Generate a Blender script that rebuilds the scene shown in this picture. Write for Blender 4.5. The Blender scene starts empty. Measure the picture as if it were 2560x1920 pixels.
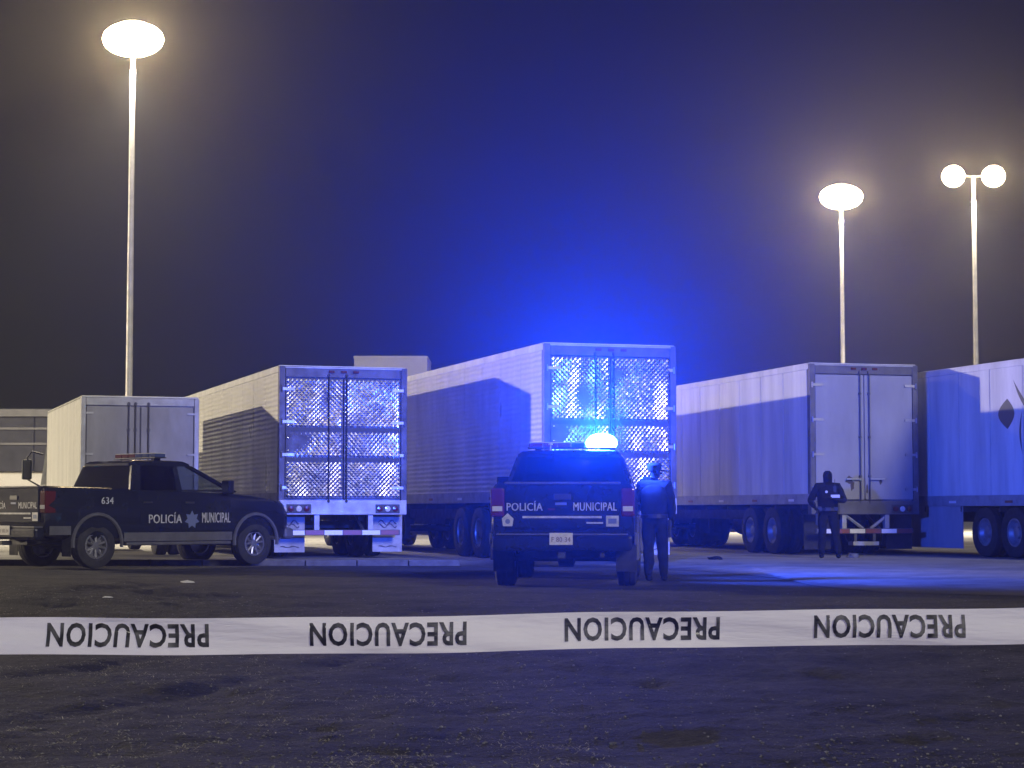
import bpy, bmesh, math, random
from mathutils import Vector, Matrix, noise
R = math.radians
random.seed(7)
scene = bpy.context.scene
col = scene.collection

# ------------------------------------------------------------------ camera
cam_d = bpy.data.cameras.new('camera')
cam_d.sensor_width = 36.0
cam_d.lens = 70.3
cam_d.clip_start = 0.1
cam_d.clip_end = 2000.0
cam = bpy.data.objects.new('camera', cam_d)
col.objects.link(cam)
cam.location = (0, 0, 1.08)
cam.rotation_euler = (R(90 + 3.6), 0, 0)
scene.camera = cam

# ------------------------------------------------------------------ sky, fill light, exposure
FILL_EL, FILL_AZ = R(24), R(150)      # added fill from behind the camera, in place of lamps there
world = bpy.data.worlds.new('World')
scene.world = world
world.use_nodes = True
wn = world.node_tree
sky = wn.nodes.new('ShaderNodeTexSky')
sky.sky_type = 'NISHITA'
sky.sun_disc = False
sky.sun_elevation = FILL_EL
sky.sun_rotation = FILL_AZ
sky.altitude = 600
sky.air_density = 1.6
sky.dust_density = 0.3
sky.ozone_density = 4.0
wn.links.new(sky.outputs[0], wn.nodes['Background'].inputs[0])
wn.nodes['Background'].inputs[1].default_value = 0.0008

sun_d = bpy.data.lights.new('fill_light', 'SUN')
sun_d.energy = 1.85
sun_d.angle = R(12)
sun_d.color = (1.0, 0.95, 0.90)
sun = bpy.data.objects.new('fill_light', sun_d)
col.objects.link(sun)
# points from the fill light down to the scene: azimuth measured from +Y clockwise
dirv = -Vector((math.sin(FILL_AZ) * math.cos(FILL_EL), math.cos(FILL_AZ) * math.cos(FILL_EL), math.sin(FILL_EL)))
sun.rotation_euler = dirv.to_track_quat('-Z', 'Y').to_euler()

vs = scene.view_settings
vs.view_transform = 'Standard'
vs.look = 'None'
vs.gamma = 1.0
vs.use_curve_mapping = False
vs.exposure = 0.0
scene.render.engine = 'CYCLES'
cy = scene.cycles
cy.use_denoising = True
cy.max_bounces = 6
cy.diffuse_bounces = 3
cy.glossy_bounces = 3
cy.transparent_max_bounces = 12
cy.volume_bounces = 0
cy.sample_clamp_indirect = 4.0
cy.caustics_reflective = False
cy.caustics_refractive = False

HAZE_DENSITY = 0.0012
HAZE_G = 0.86
LAMP_W = 3300.0          # each yard lamp post
LAMP_DOWN_W = 38000.0      # light its reflectors throw down on the yard
YARD_EDGE_W = 240000.0    # the tall mast further along the row
BLUE_BEAM_W = 74000.0
BLUE_SPILL_W = 9000.0

# ------------------------------------------------------------------ helpers
def mat(name, rgb, rough=0.6, metal=0.0, coat=0.0, emit=None, es=0.0, spec=0.5):
    m = bpy.data.materials.new(name)
    m.use_nodes = True
    b = m.node_tree.nodes['Principled BSDF']
    b.inputs['Base Color'].default_value = (*rgb, 1)
    b.inputs['Roughness'].default_value = rough
    b.inputs['Metallic'].default_value = metal
    b.inputs['Coat Weight'].default_value = coat
    b.inputs['Specular IOR Level'].default_value = spec
    if emit:
        b.inputs['Emission Color'].default_value = (*emit, 1)
        b.inputs['Emission Strength'].default_value = es
        try: m.cycles.emission_sampling = 'NONE'
        except Exception: pass
    return m

def vary(m, scale=3.0, lo=0.75, hi=1.15, detail=6.0, stretch=(1, 1, 1), rough_var=0.15, bump=0.0, bump_scale=None, bump_dist=0.01):
    """wear: multiplies the base colour by noise, varies gloss, adds fine relief"""
    nt = m.node_tree
    b = nt.nodes['Principled BSDF']
    tc = nt.nodes.new('ShaderNodeTexCoord')
    mp = nt.nodes.new('ShaderNodeMapping')
    mp.inputs['Scale'].default_value = stretch
    nt.links.new(tc.outputs['Object'], mp.inputs[0])
    n = nt.nodes.new('ShaderNodeTexNoise')
    n.inputs['Scale'].default_value = scale
    n.inputs['Detail'].default_value = detail
    n.inputs['Roughness'].default_value = 0.62
    nt.links.new(mp.outputs[0], n.inputs['Vector'])
    mr = nt.nodes.new('ShaderNodeMapRange')
    mr.inputs[1].default_value = 0.3; mr.inputs[2].default_value = 0.7
    mr.inputs[3].default_value = lo; mr.inputs[4].default_value = hi
    nt.links.new(n.outputs[0], mr.inputs[0])
    mx = nt.nodes.new('ShaderNodeMix'); mx.data_type = 'RGBA'; mx.blend_type = 'MULTIPLY'
    mx.inputs[0].default_value = 1.0
    mx.inputs[6].default_value = b.inputs['Base Color'].default_value
    nt.links.new(mr.outputs[0], mx.inputs[7])
    nt.links.new(mx.outputs[2], b.inputs['Base Color'])
    r0 = b.inputs['Roughness'].default_value
    rr = nt.nodes.new('ShaderNodeMapRange')
    rr.inputs[1].default_value = 0.3; rr.inputs[2].default_value = 0.7
    rr.inputs[3].default_value = min(1, r0 + rough_var); rr.inputs[4].default_value = max(0.04, r0 - rough_var * 0.5)
    nt.links.new(n.outputs[0], rr.inputs[0])
    nt.links.new(rr.outputs[0], b.inputs['Roughness'])
    if bump > 0:
        n2 = nt.nodes.new('ShaderNodeTexNoise')
        n2.inputs['Scale'].default_value = bump_scale or scale * 8
        n2.inputs['Detail'].default_value = 6
        nt.links.new(mp.outputs[0], n2.inputs['Vector'])
        bp = nt.nodes.new('ShaderNodeBump')
        bp.inputs['Strength'].default_value = bump
        bp.inputs['Distance'].default_value = bump_dist
        nt.links.new(n2.outputs[0], bp.inputs['Height'])
        nt.links.new(bp.outputs[0], b.inputs['Normal'])
    return m

class MB:
    """collects shapes; build() links them as one mesh object"""
    def __init__(s): s.v, s.f = [], []
    def add(s, vs_, fs_):
        o = len(s.v)
        s.v += [tuple(p) for p in vs_]
        s.f += [tuple(i + o for i in q) for q in fs_]
        return s
    def box(s, x0, x1, y0, y1, z0, z1):
        vs_ = [(x0,y0,z0),(x1,y0,z0),(x1,y1,z0),(x0,y1,z0),(x0,y0,z1),(x1,y0,z1),(x1,y1,z1),(x0,y1,z1)]
        return s.add(vs_, [(0,3,2,1),(4,5,6,7),(0,1,5,4),(1,2,6,5),(2,3,7,6),(3,0,4,7)])
    def hexa(s, b4, t4):
        return s.add(list(b4) + list(t4), [(0,3,2,1),(4,5,6,7),(0,1,5,4),(1,2,6,5),(2,3,7,6),(3,0,4,7)])
    def slab(s, quad, th):
        """quad (4 or more points, CCW seen from outside) thickened inward by th"""
        q = [Vector(p) for p in quad]
        n = (q[1] - q[0]).cross(q[2] - q[0]).normalized()
        k = len(q)
        vs_ = q + [p - n * th for p in q]
        fs_ = [tuple(range(k)), tuple(range(2*k-1, k-1, -1))]
        for i in range(k):
            j = (i + 1) % k
            fs_.append((j, i, i + k, j + k))
        return s.add(vs_, fs_)
    def tube(s, path, rad, n=10, cap=True):
        path = [Vector(p) for p in path]
        rads = rad if isinstance(rad, (list, tuple)) else [rad] * len(path)
        rings = []
        ref = None
        for i, p in enumerate(path):
            t = (path[min(i+1, len(path)-1)] - path[max(i-1, 0)]).normalized()
            if ref is None:
                ref = Vector((0,0,1)) if abs(t.z) < 0.9 else Vector((1,0,0))
            a = t.cross(ref).normalized(); b = a.cross(t).normalized()
            ref = b
            rings.append([p + (a * math.cos(2*math.pi*k/n) + b * math.sin(2*math.pi*k/n)) * rads[i] for k in range(n)])
        vs_ = [q for r_ in rings for q in r_]
        fs_ = []
        for i in range(len(rings)-1):
            for k in range(n):
                k2 = (k+1) % n
                fs_.append((i*n+k, i*n+k2, (i+1)*n+k2, (i+1)*n+k))
        if cap:
            fs_.append(tuple(range(n-1, -1, -1)))
            fs_.append(tuple((len(rings)-1)*n + k for k in range(n)))
        return s.add(vs_, fs_)
    def lathe(s, prof, axis='x', c=(0,0,0), n=28, close=False):
        """prof: list of (along axis, radius)"""
        vs_, fs_ = [], []
        m = len(prof)
        for k in range(n):
            a = 2*math.pi*k/n; ca, sa = math.cos(a), math.sin(a)
            for (t, r) in prof:
                if axis == 'x': p = (c[0]+t, c[1]+r*ca, c[2]+r*sa)
                elif axis == 'y': p = (c[0]+r*sa, c[1]+t, c[2]+r*ca)
                else: p = (c[0]+r*ca, c[1]+r*sa, c[2]+t)
                vs_.append(p)
        for k in range(n):
            k2 = (k+1) % n
            for i in range(m if close else m-1):
                j = (i+1) % m
                fs_.append((k*m+i, k2*m+i, k2*m+j, k*m+j))
        return s.add(vs_, fs_)
    def loft(s, rings, cap=True):
        n = len(rings[0])
        vs_ = [p for r_ in rings for p in r_]
        fs_ = []
        for i in range(len(rings)-1):
            for k in range(n):
                k2 = (k+1) % n
                fs_.append((i*n+k, i*n+k2, (i+1)*n+k2, (i+1)*n+k))
        if cap:
            fs_.append(tuple(range(n-1, -1, -1)))
            fs_.append(tuple((len(rings)-1)*n + k for k in range(n)))
        return s.add(vs_, fs_)
    def mesh(s, name, smooth=False, recalc=True):
        me = bpy.data.meshes.new(name)
        me.from_pydata(s.v, [], s.f)
        if recalc:
            bm = bmesh.new(); bm.from_mesh(me)
            bmesh.ops.recalc_face_normals(bm, faces=bm.faces)
            bm.to_mesh(me); bm.free()
        if smooth:
            me.polygons.foreach_set('use_smooth', [True] * len(me.polygons))
            try: me.set_sharp_from_angle(angle=R(38))
            except Exception: pass
        me.update()
        return me
    def build(s, name, m, parent=None, smooth=False, bevel=0.0, seg=2):
        me = s.mesh(name, smooth)
        me.materials.append(m)
        return link(name, me, parent, bevel, seg)

def link(name, me, parent=None, bevel=0.0, seg=2):
    o = bpy.data.objects.new(name, me)
    col.objects.link(o)
    if parent: o.parent = parent
    if bevel:
        b = o.modifiers.new('bevel', 'BEVEL'); b.width = bevel; b.segments = seg
        b.limit_method = 'ANGLE'; b.angle_limit = R(35)
    return o

def empty(name, loc, rz=0.0):
    o = bpy.data.objects.new(name, None)
    o.empty_display_size = 0.2
    o.location = loc; o.rotation_euler = (0, 0, rz)
    col.objects.link(o)
    return o

def tag(o, label=None, cat=None, group=None, kind=None):
    if label: o['label'] = label
    if cat: o['category'] = cat
    if group: o['group'] = group
    if kind: o['kind'] = kind
    return o

def B(name, x0, x1, y0, y1, z0, z1, m, parent, bevel=0.0):
    return MB().box(x0, x1, y0, y1, z0, z1).build(name, m, parent, bevel=bevel)

def baked(o):
    """mesh of o with its modifiers applied"""
    dg = bpy.context.evaluated_depsgraph_get()
    dg.update()
    ev = o.evaluated_get(dg)
    return bpy.data.meshes.new_from_object(ev)

def text_mesh(body, size=1.0, bold=0.0, spacing=1.0, sx=1.0):
    cu = bpy.data.curves.new('text', 'FONT')
    cu.body = body; cu.size = size; cu.offset = bold; cu.space_character = spacing
    cu.align_x = 'CENTER'; cu.align_y = 'CENTER'; cu.resolution_u = 3
    o = bpy.data.objects.new('text', cu); col.objects.link(o)
    bpy.context.view_layer.update()
    me = baked(o)
    bpy.data.objects.remove(o); bpy.data.curves.remove(cu)
    for v in me.vertices: v.co.x *= sx
    return me

def lettering(name, body, m, parent, origin, right, up, height, width, bold=0.004, spacing=1.08):
    """flat letters: bounding box width x height centred at origin, spanned by right/up"""
    me = text_mesh(body, 1.0, 0.0, spacing)
    # heavier strokes: the outline is laid twice, slightly shifted and a hair apart in depth
    bm = bmesh.new(); bm.from_mesh(me)
    dup_ = bmesh.ops.duplicate(bm, geom=bm.verts[:] + bm.edges[:] + bm.faces[:])
    for v in dup_['geom']:
        if isinstance(v, bmesh.types.BMVert): v.co.x += .045; v.co.z += 1.0
    bm.to_mesh(me); bm.free()
    xs = [v.co.x for v in me.vertices]; ys = [v.co.y for v in me.vertices]
    cx, cyy = (max(xs)+min(xs))/2, (max(ys)+min(ys))/2
    kx, ky = width/(max(xs)-min(xs)), height/(max(ys)-min(ys))
    r_, u_, o_ = Vector(right).normalized(), Vector(up).normalized(), Vector(origin)
    for v in me.vertices:
        v.co = o_ + r_*((v.co.x-cx)*kx) + u_*((v.co.y-cyy)*ky) + r_.cross(u_) * (.0008 * v.co.z)
    me.materials.clear(); me.materials.append(m)
    return link(name, me, parent)

# ------------------------------------------------------------------ materials
M = {}
M['van_white'] = vary(mat('van_white', (0.68, 0.69, 0.66), 0.42), 2.0, 0.66, 1.06, stretch=(1, 1, 0.12), bump=0.05, bump_scale=5, bump_dist=0.01)
M['van_grey'] = vary(mat('van_grey', (0.36, 0.36, 0.37), 0.45), 1.6, 0.72, 1.12, stretch=(1, 1, 0.3), bump=0.04, bump_scale=9)
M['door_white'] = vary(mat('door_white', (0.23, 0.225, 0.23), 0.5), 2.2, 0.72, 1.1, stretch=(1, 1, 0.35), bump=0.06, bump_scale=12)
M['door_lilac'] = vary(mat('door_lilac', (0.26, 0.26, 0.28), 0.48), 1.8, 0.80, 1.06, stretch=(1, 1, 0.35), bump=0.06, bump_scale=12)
M['frame_grey'] = vary(mat('frame_grey', (0.09, 0.09, 0.10), 0.5, 0.3), 3, 0.7, 1.2)
M['frame_pale'] = vary(mat('frame_pale', (0.33, 0.33, 0.34), 0.45, 0.2), 3, 0.7, 1.15)
M['dark_trim'] = mat('dark_trim', (0.02, 0.02, 0.025), 0.55)
M['chassis'] = vary(mat('chassis', (0.030, 0.030, 0.034), 0.7), 5, 0.6, 1.4)
M['rubber'] = vary(mat('rubber', (0.016, 0.016, 0.017), 0.85), 8, 0.7, 1.5)
M['rim_steel'] = vary(mat('rim_steel', (0.32, 0.32, 0.33), 0.4, 0.5), 6, 0.5, 1.1)
M['rim_alloy'] = vary(mat('rim_alloy', (0.40, 0.40, 0.42), 0.32, 0.8), 6, 0.6, 1.1)
M['flap_white'] = vary(mat('flap_white', (0.34, 0.34, 0.35), 0.6), 4, 0.6, 1.1, bump=0.1, bump_scale=10)
M['flap_mark'] = mat('flap_mark', (0.10, 0.10, 0.13), 0.6)
M['rust_dirt'] = mat('rust_dirt', (0.06, 0.045, 0.03), 0.8)
M['red_strip'] = mat('red_strip', (0.20, 0.05, 0.04), 0.4)
M['white_strip'] = mat('white_strip', (0.75, 0.74, 0.70), 0.35)
M['tail_red'] = mat('tail_red', (0.085, 0.010, 0.010), 0.18, coat=0.6)
M['lens_clear'] = mat('lens_clear', (0.55, 0.55, 0.55), 0.15, coat=0.8)
M['amber'] = mat('amber', (0.35, 0.14, 0.02), 0.3, coat=0.4)
M['chrome'] = mat('chrome', (0.62, 0.62, 0.63), 0.16, 1.0)
M['pole'] = vary(mat('pole', (0.40, 0.39, 0.37), 0.5, 0.3), 4, 0.8, 1.1)
M['police_paint'] = vary(mat('police_paint', (0.008, 0.010, 0.020), 0.20, coat=0.25, spec=0.4), 2.5, 0.7, 1.6, rough_var=0.06)
M['police_step'] = vary(mat('police_step', (0.085, 0.085, 0.095), 0.5), 4, 0.7, 1.2)
M['decal'] = vary(mat('decal', (0.50, 0.50, 0.52), 0.45), 9, 0.55, 1.15)
M['decal_blue'] = mat('decal_blue', (0.12, 0.15, 0.30), 0.4)
M['plate'] = vary(mat('plate', (0.62, 0.60, 0.58), 0.4), 20, 0.8, 1.05)
M['plate_ink'] = mat('plate_ink', (0.20, 0.16, 0.17), 0.5)
M['seat'] = mat('seat', (0.02, 0.02, 0.022), 0.8)
M['uniform'] = vary(mat('uniform', (0.007, 0.008, 0.013), 0.95, spec=0.2), 14, 0.7, 1.5, bump=0.3, bump_scale=18, bump_dist=0.02)
M['vest'] = vary(mat('vest', (0.006, 0.006, 0.010), 0.9, spec=0.2), 14, 0.7, 1.5)
M['boot'] = mat('boot', (0.012, 0.012, 0.013), 0.5)
M['skin'] = mat('skin', (0.34, 0.21, 0.15), 0.55)
M['badge'] = mat('badge', (0.65, 0.63, 0.58), 0.3)
M['paper'] = mat('paper', (0.62, 0.61, 0.60), 0.8)
M['print_dark'] = mat('print_dark', (0.06, 0.065, 0.08), 0.5)
M['kerb'] = vary(mat('kerb', (0.12, 0.115, 0.11), 0.85), 5, 0.6, 1.15, bump=0.3, bump_scale=30)
M['wall_cream'] = vary(mat('wall_cream', (0.62, 0.60, 0.54), 0.8), 0.8, 0.85, 1.05)
M['clad_dark'] = vary(mat('clad_dark', (0.020, 0.022, 0.032), 0.6), 2, 0.7, 1.3)
M['clad_band'] = vary(mat('clad_band', (0.15, 0.15, 0.15), 0.6), 2, 0.8, 1.1)
M['block_pale'] = vary(mat('block_pale', (0.26, 0.26, 0.29), 0.8), 0.6, 0.85, 1.05)
M['blue_lens_off'] = mat('blue_lens_off', (0.05, 0.07, 0.18), 0.15, coat=0.6)
M['red_lens_off'] = mat('red_lens_off', (0.12, 0.03, 0.03), 0.15, coat=0.6)
M['bar_top'] = mat('bar_top', (0.55, 0.55, 0.56), 0.25, coat=0.5)
M['cab_paint'] = mat('cab_paint', (0.035, 0.05, 0.045), 0.4, coat=0.4)
M['bluelight'] = mat('bluelight', (0.1, 0.2, 0.8), 0.3, emit=(0.10, 0.45, 1.0), es=70.0)
M['lamp_glass'] = mat('lamp_glass', (0.9, 0.85, 0.7), 0.3, emit=(1.0, 0.74, 0.37), es=LAMP_W * 0.05)
M['lamp_glass'].cycles.emission_sampling = 'AUTO'

# quilted stainless steel
def quilt_mat(name, rough):
    m = mat(name, (0.60, 0.60, 0.63), rough, 1.0)
    nt = m.node_tree; b = nt.nodes['Principled BSDF']
    g = nt.nodes.new('ShaderNodeNewGeometry')
    n = nt.nodes.new('ShaderNodeTexWhiteNoise'); n.noise_dimensions = '1D'
    nt.links.new(g.outputs['Random Per Island'], n.inputs['W'])
    hs = nt.nodes.new('ShaderNodeHueSaturation')
    tc = nt.nodes.new('ShaderNodeTexCoord')
    no = nt.nodes.new('ShaderNodeTexNoise'); no.inputs['Scale'].default_value = 1.7; no.inputs['Detail'].default_value = 4
    nt.links.new(tc.outputs['Object'], no.inputs['Vector'])
    rp = nt.nodes.new('ShaderNodeValToRGB')  # blue and warm patches imitate reflections in the steel
    rp.color_ramp.elements[0].position = 0.36; rp.color_ramp.elements[0].color = (0.24, 0.26, 0.40, 1)
    rp.color_ramp.elements[1].position = 0.62; rp.color_ramp.elements[1].color = (0.56, 0.51, 0.46, 1)
    e = rp.color_ramp.elements.new(0.50); e.color = (0.42, 0.42, 0.45, 1)
    nt.links.new(no.outputs[0], rp.inputs[0])
    mx = nt.nodes.new('ShaderNodeMix'); mx.data_type = 'RGBA'; mx.blend_type = 'MULTIPLY'; mx.inputs[0].default_value = 1.0
    mr = nt.nodes.new('ShaderNodeMapRange'); mr.inputs[3].default_value = 0.75; mr.inputs[4].default_value = 1.1
    nt.links.new(n.outputs[0], mr.inputs[0])
    nt.links.new(rp.outputs[0], mx.inputs[6]); nt.links.new(mr.outputs[0], mx.inputs[7])
    nt.links.new(mx.outputs[2], b.inputs['Base Color'])
    return m
M['quilt'] = quilt_mat('quilt', 0.27)
M['frame_steel'] = vary(mat('frame_steel', (0.075, 0.075, 0.10), 0.5, 0.4), 3, 0.6, 1.2)
M['steel_flat'] = vary(mat('steel_flat', (0.36, 0.36, 0.40), 0.38, 0.9), 3, 0.6, 1.1)

def ripple_mat(name, rgb, rough, metal, bump):
    """thin sheet panels with horizontal pressed ripples and oil-canning"""
    m = mat(name, rgb, rough, metal)
    vary(m, 1.2, 0.78, 1.08, stretch=(1, 1, 0.4))
    nt = m.node_tree; b = nt.nodes['Principled BSDF']
    tc = nt.nodes.new('ShaderNodeTexCoord')
    mp = nt.nodes.new('ShaderNodeMapping'); mp.inputs['Scale'].default_value = (1.0, 1.6, 9.0)
    nt.links.new(tc.outputs['Object'], mp.inputs[0])
    n = nt.nodes.new('ShaderNodeTexNoise'); n.inputs['Scale'].default_value = 1.6; n.inputs['Detail'].default_value = 3
    nt.links.new(mp.outputs[0], n.inputs['Vector'])
    w = nt.nodes.new('ShaderNodeTexWave'); w.bands_direction = 'Z'; w.inputs['Scale'].default_value = 3.2
    w.inputs['Distortion'].default_value = 1.5; w.inputs['Detail'].default_value = 2
    nt.links.new(tc.outputs['Object'], w.inputs['Vector'])
    ad = nt.nodes.new('ShaderNodeMath'); ad.operation = 'MULTIPLY_ADD'; ad.inputs[1].default_value = 0.55
    nt.links.new(n.outputs[0], ad.inputs[0]); nt.links.new(w.outputs['Fac'], ad.inputs[2])
    bp = nt.nodes.new('ShaderNodeBump'); bp.inputs['Strength'].default_value = bump; bp.inputs['Distance'].default_value = 0.03
    nt.links.new(ad.outputs[0], bp.inputs['Height'])
    nt.links.new(bp.outputs[0], b.inputs['Normal'])
    return m
M['ripple'] = ripple_mat('ripple', (0.60, 0.59, 0.58), 0.34, 0.28, 0.42)
M['ripple_soft'] = ripple_mat('ripple_soft', (0.66, 0.66, 0.62), 0.32, 0.2, 0.30)

def glass_mat(name, tint, refl):
    m = bpy.data.materials.new(name); m.use_nodes = True
    nt = m.node_tree; nt.nodes.clear()
    out = nt.nodes.new('ShaderNodeOutputMaterial')
    t = nt.nodes.new('ShaderNodeBsdfTransparent'); t.inputs[0].default_value = (*tint, 1)
    g = nt.nodes.new('ShaderNodeBsdfGlossy'); g.inputs['Roughness'].default_value = 0.04
    g.inputs[0].default_value = (1, 1, 1, 1)
    lw = nt.nodes.new('ShaderNodeLayerWeight'); lw.inputs[0].default_value = 0.5
    pw_ = nt.nodes.new('ShaderNodeMath'); pw_.operation = 'POWER'; pw_.inputs[1].default_value = 4.0
    nt.links.new(lw.outputs['Facing'], pw_.inputs[0])
    fr = nt.nodes.new('ShaderNodeMapRange'); fr.inputs[3].default_value = refl; fr.inputs[4].default_value = 0.9
    nt.links.new(pw_.outputs[0], fr.inputs[0])
    mx = nt.nodes.new('ShaderNodeMixShader')
    nt.links.new(fr.outputs[0], mx.inputs[0]); nt.links.new(t.outputs[0], mx.inputs[1]); nt.links.new(g.outputs[0], mx.inputs[2])
    nt.links.new(mx.outputs[0], out.inputs[0])
    return m
M['glass_tint'] = glass_mat('glass_tint', (0.16, 0.17, 0.20), 0.05)
M['glass_clear'] = glass_mat('glass_clear', (0.78, 0.82, 0.84), 0.05)

# caution tape: thin plastic film that also lets light through
def film_mat(name, rgb, thru):
    m = bpy.data.materials.new(name); m.use_nodes = True
    nt = m.node_tree; b = nt.nodes['Principled BSDF']
    b.inputs['Base Color'].default_value = (*rgb, 1); b.inputs['Roughness'].default_value = 0.5
    t = nt.nodes.new('ShaderNodeBsdfTranslucent'); t.inputs[0].default_value = (*rgb, 1)
    mx = nt.nodes.new('ShaderNodeMixShader'); mx.inputs[0].default_value = thru
    nt.links.new(b.outputs[0], mx.inputs[1]); nt.links.new(t.outputs[0], mx.inputs[2])
    nt.links.new(mx.outputs[0], nt.nodes['Material Output'].inputs[0])
    tc = nt.nodes.new('ShaderNodeTexCoord'); n = nt.nodes.new('ShaderNodeTexNoise')
    mp = nt.nodes.new('ShaderNodeMapping'); mp.inputs['Scale'].default_value = (3, 1, 22)
    nt.links.new(tc.outputs['Object'], mp.inputs[0]); nt.links.new(mp.outputs[0], n.inputs['Vector'])
    n.inputs['Scale'].default_value = 2.0; n.inputs['Detail'].default_value = 5
    bp = nt.nodes.new('ShaderNodeBump'); bp.inputs['Strength'].default_value = 0.7; bp.inputs['Distance'].default_value = 0.012
    nt.links.new(n.outputs[0], bp.inputs['Height']); nt.links.new(bp.outputs[0], b.inputs['Normal']); nt.links.new(bp.outputs[0], t.inputs['Normal'])
    return m
M['tape'] = film_mat('tape', (0.93, 0.93, 0.83), 0.42)
M['tape_ink'] = film_mat('tape_ink', (0.035, 0.035, 0.04), 0.2)
# uneven ink
def patchy_ink(m):
    nt = m.node_tree; b = nt.nodes['Principled BSDF']
    tc = nt.nodes.new('ShaderNodeTexCoord'); n = nt.nodes.new('ShaderNodeTexNoise')
    mp = nt.nodes.new('ShaderNodeMapping'); mp.inputs['Scale'].default_value = (40, 1, 25)
    nt.links.new(tc.outputs['Object'], mp.inputs[0]); nt.links.new(mp.outputs[0], n.inputs['Vector'])
    n.inputs['Scale'].default_value = 1.0; n.inputs['Detail'].default_value = 4
    rp = nt.nodes.new('ShaderNodeValToRGB')
    rp.color_ramp.elements[0].position = 0.45; rp.color_ramp.elements[0].color = (0.025, 0.025, 0.03, 1)
    rp.color_ramp.elements[1].position = 0.72; rp.color_ramp.elements[1].color = (0.17, 0.17, 0.18, 1)
    nt.links.new(n.outputs[0], rp.inputs[0]); nt.links.new(rp.outputs[0], b.inputs['Base Color'])
patchy_ink(M['tape_ink'])

# ground: packed dirt and old asphalt
def soil_mat():
    m = bpy.data.materials.new('soil'); m.use_nodes = True
    nt = m.node_tree; b = nt.nodes['Principled BSDF']; b.inputs['Roughness'].default_value = 0.92
    tc = nt.nodes.new('ShaderNodeTexCoord')
    n1 = nt.nodes.new('ShaderNodeTexNoise'); n1.inputs['Scale'].default_value = 0.9; n1.inputs['Detail'].default_value = 12; n1.inputs['Roughness'].default_value = 0.74
    n2 = nt.nodes.new('ShaderNodeTexNoise'); n2.inputs['Scale'].default_value = 14; n2.inputs['Detail'].default_value = 8; n2.inputs['Roughness'].default_value = 0.7
    n3 = nt.nodes.new('ShaderNodeTexVoronoi'); n3.inputs['Scale'].default_value = 42
    for n in (n1, n2, n3): nt.links.new(tc.outputs['Object'], n.inputs['Vector'])
    r1 = nt.nodes.new('ShaderNodeValToRGB')
    r1.color_ramp.elements[0].position = 0.40; r1.color_ramp.elements[0].color = (0.010, 0.010, 0.010, 1)
    r1.color_ramp.elements[1].position = 0.64; r1.color_ramp.elements[1].color = (0.060, 0.056, 0.050, 1)
    nt.links.new(n1.outputs[0], r1.inputs[0])
    r2 = nt.nodes.new('ShaderNodeMapRange'); r2.inputs[1].default_value = 0.3; r2.inputs[2].default_value = 0.75
    r2.inputs[3].default_value = 0.15; r2.inputs[4].default_value = 2.0
    nt.links.new(n2.outputs[0], r2.inputs[0])
    mx = nt.nodes.new('ShaderNodeMix'); mx.data_type = 'RGBA'; mx.blend_type = 'MULTIPLY'; mx.inputs[0].default_value = 1
    nt.links.new(r1.outputs[0], mx.inputs[6]); nt.links.new(r2.outputs[0], mx.inputs[7])
    nt.links.new(mx.outputs[2], b.inputs['Base Color'])
    ad = nt.nodes.new('ShaderNodeMath'); ad.operation = 'MULTIPLY_ADD'; ad.inputs[1].default_value = -0.35
    nt.links.new(n3.outputs['Distance'], ad.inputs[0]); nt.links.new(n2.outputs[0], ad.inputs[2])
    bp = nt.nodes.new('ShaderNodeBump'); bp.inputs['Strength'].default_value = 1.0; bp.inputs['Distance'].default_value = 0.09
    nt.links.new(ad.outputs[0], bp.inputs['Height']); nt.links.new(bp.outputs[0], b.inputs['Normal'])
    return m
M['soil'] = soil_mat()
M['concrete'] = vary(mat('concrete', (0.27, 0.265, 0.25), 0.85), 0.5, 0.6, 1.15, detail=10, bump=0.25, bump_scale=12, bump_dist=0.02)
def tracked_soil(m):
    nt = m.node_tree; b = nt.nodes['Principled BSDF']
    src = b.inputs['Base Color'].links[0].from_socket
    at = nt.nodes.new('ShaderNodeAttribute'); at.attribute_name = 'dirt'
    tc = nt.nodes.new('ShaderNodeTexCoord'); n = nt.nodes.new('ShaderNodeTexNoise')
    n.inputs['Scale'].default_value = 1.4; n.inputs['Detail'].default_value = 9; n.inputs['Roughness'].default_value = 0.7
    nt.links.new(tc.outputs['Object'], n.inputs['Vector'])
    ad = nt.nodes.new('ShaderNodeMath'); ad.operation = 'ADD'
    nt.links.new(at.outputs['Fac'], ad.inputs[0]); nt.links.new(n.outputs[0], ad.inputs[1])
    mr = nt.nodes.new('ShaderNodeMapRange'); mr.inputs[1].default_value = 0.75; mr.inputs[2].default_value = 1.35
    nt.links.new(ad.outputs[0], mr.inputs[0])
    mx = nt.nodes.new('ShaderNodeMix'); mx.data_type = 'RGBA'
    nt.links.new(mr.outputs[0], mx.inputs[0]); nt.links.new(src, mx.inputs[6]); mx.inputs[7].default_value = (0.032, 0.030, 0.028, 1)
    nt.links.new(mx.outputs[2], b.inputs['Base Color'])
tracked_soil(M['concrete'])
M['pebble'] = vary(mat('pebble', (0.13, 0.128, 0.12), 0.85), 30, 0.3, 2.2)
M['dry_grass'] = vary(mat('dry_grass', (0.30, 0.28, 0.21), 0.8), 20, 0.4, 1.7)

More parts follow.
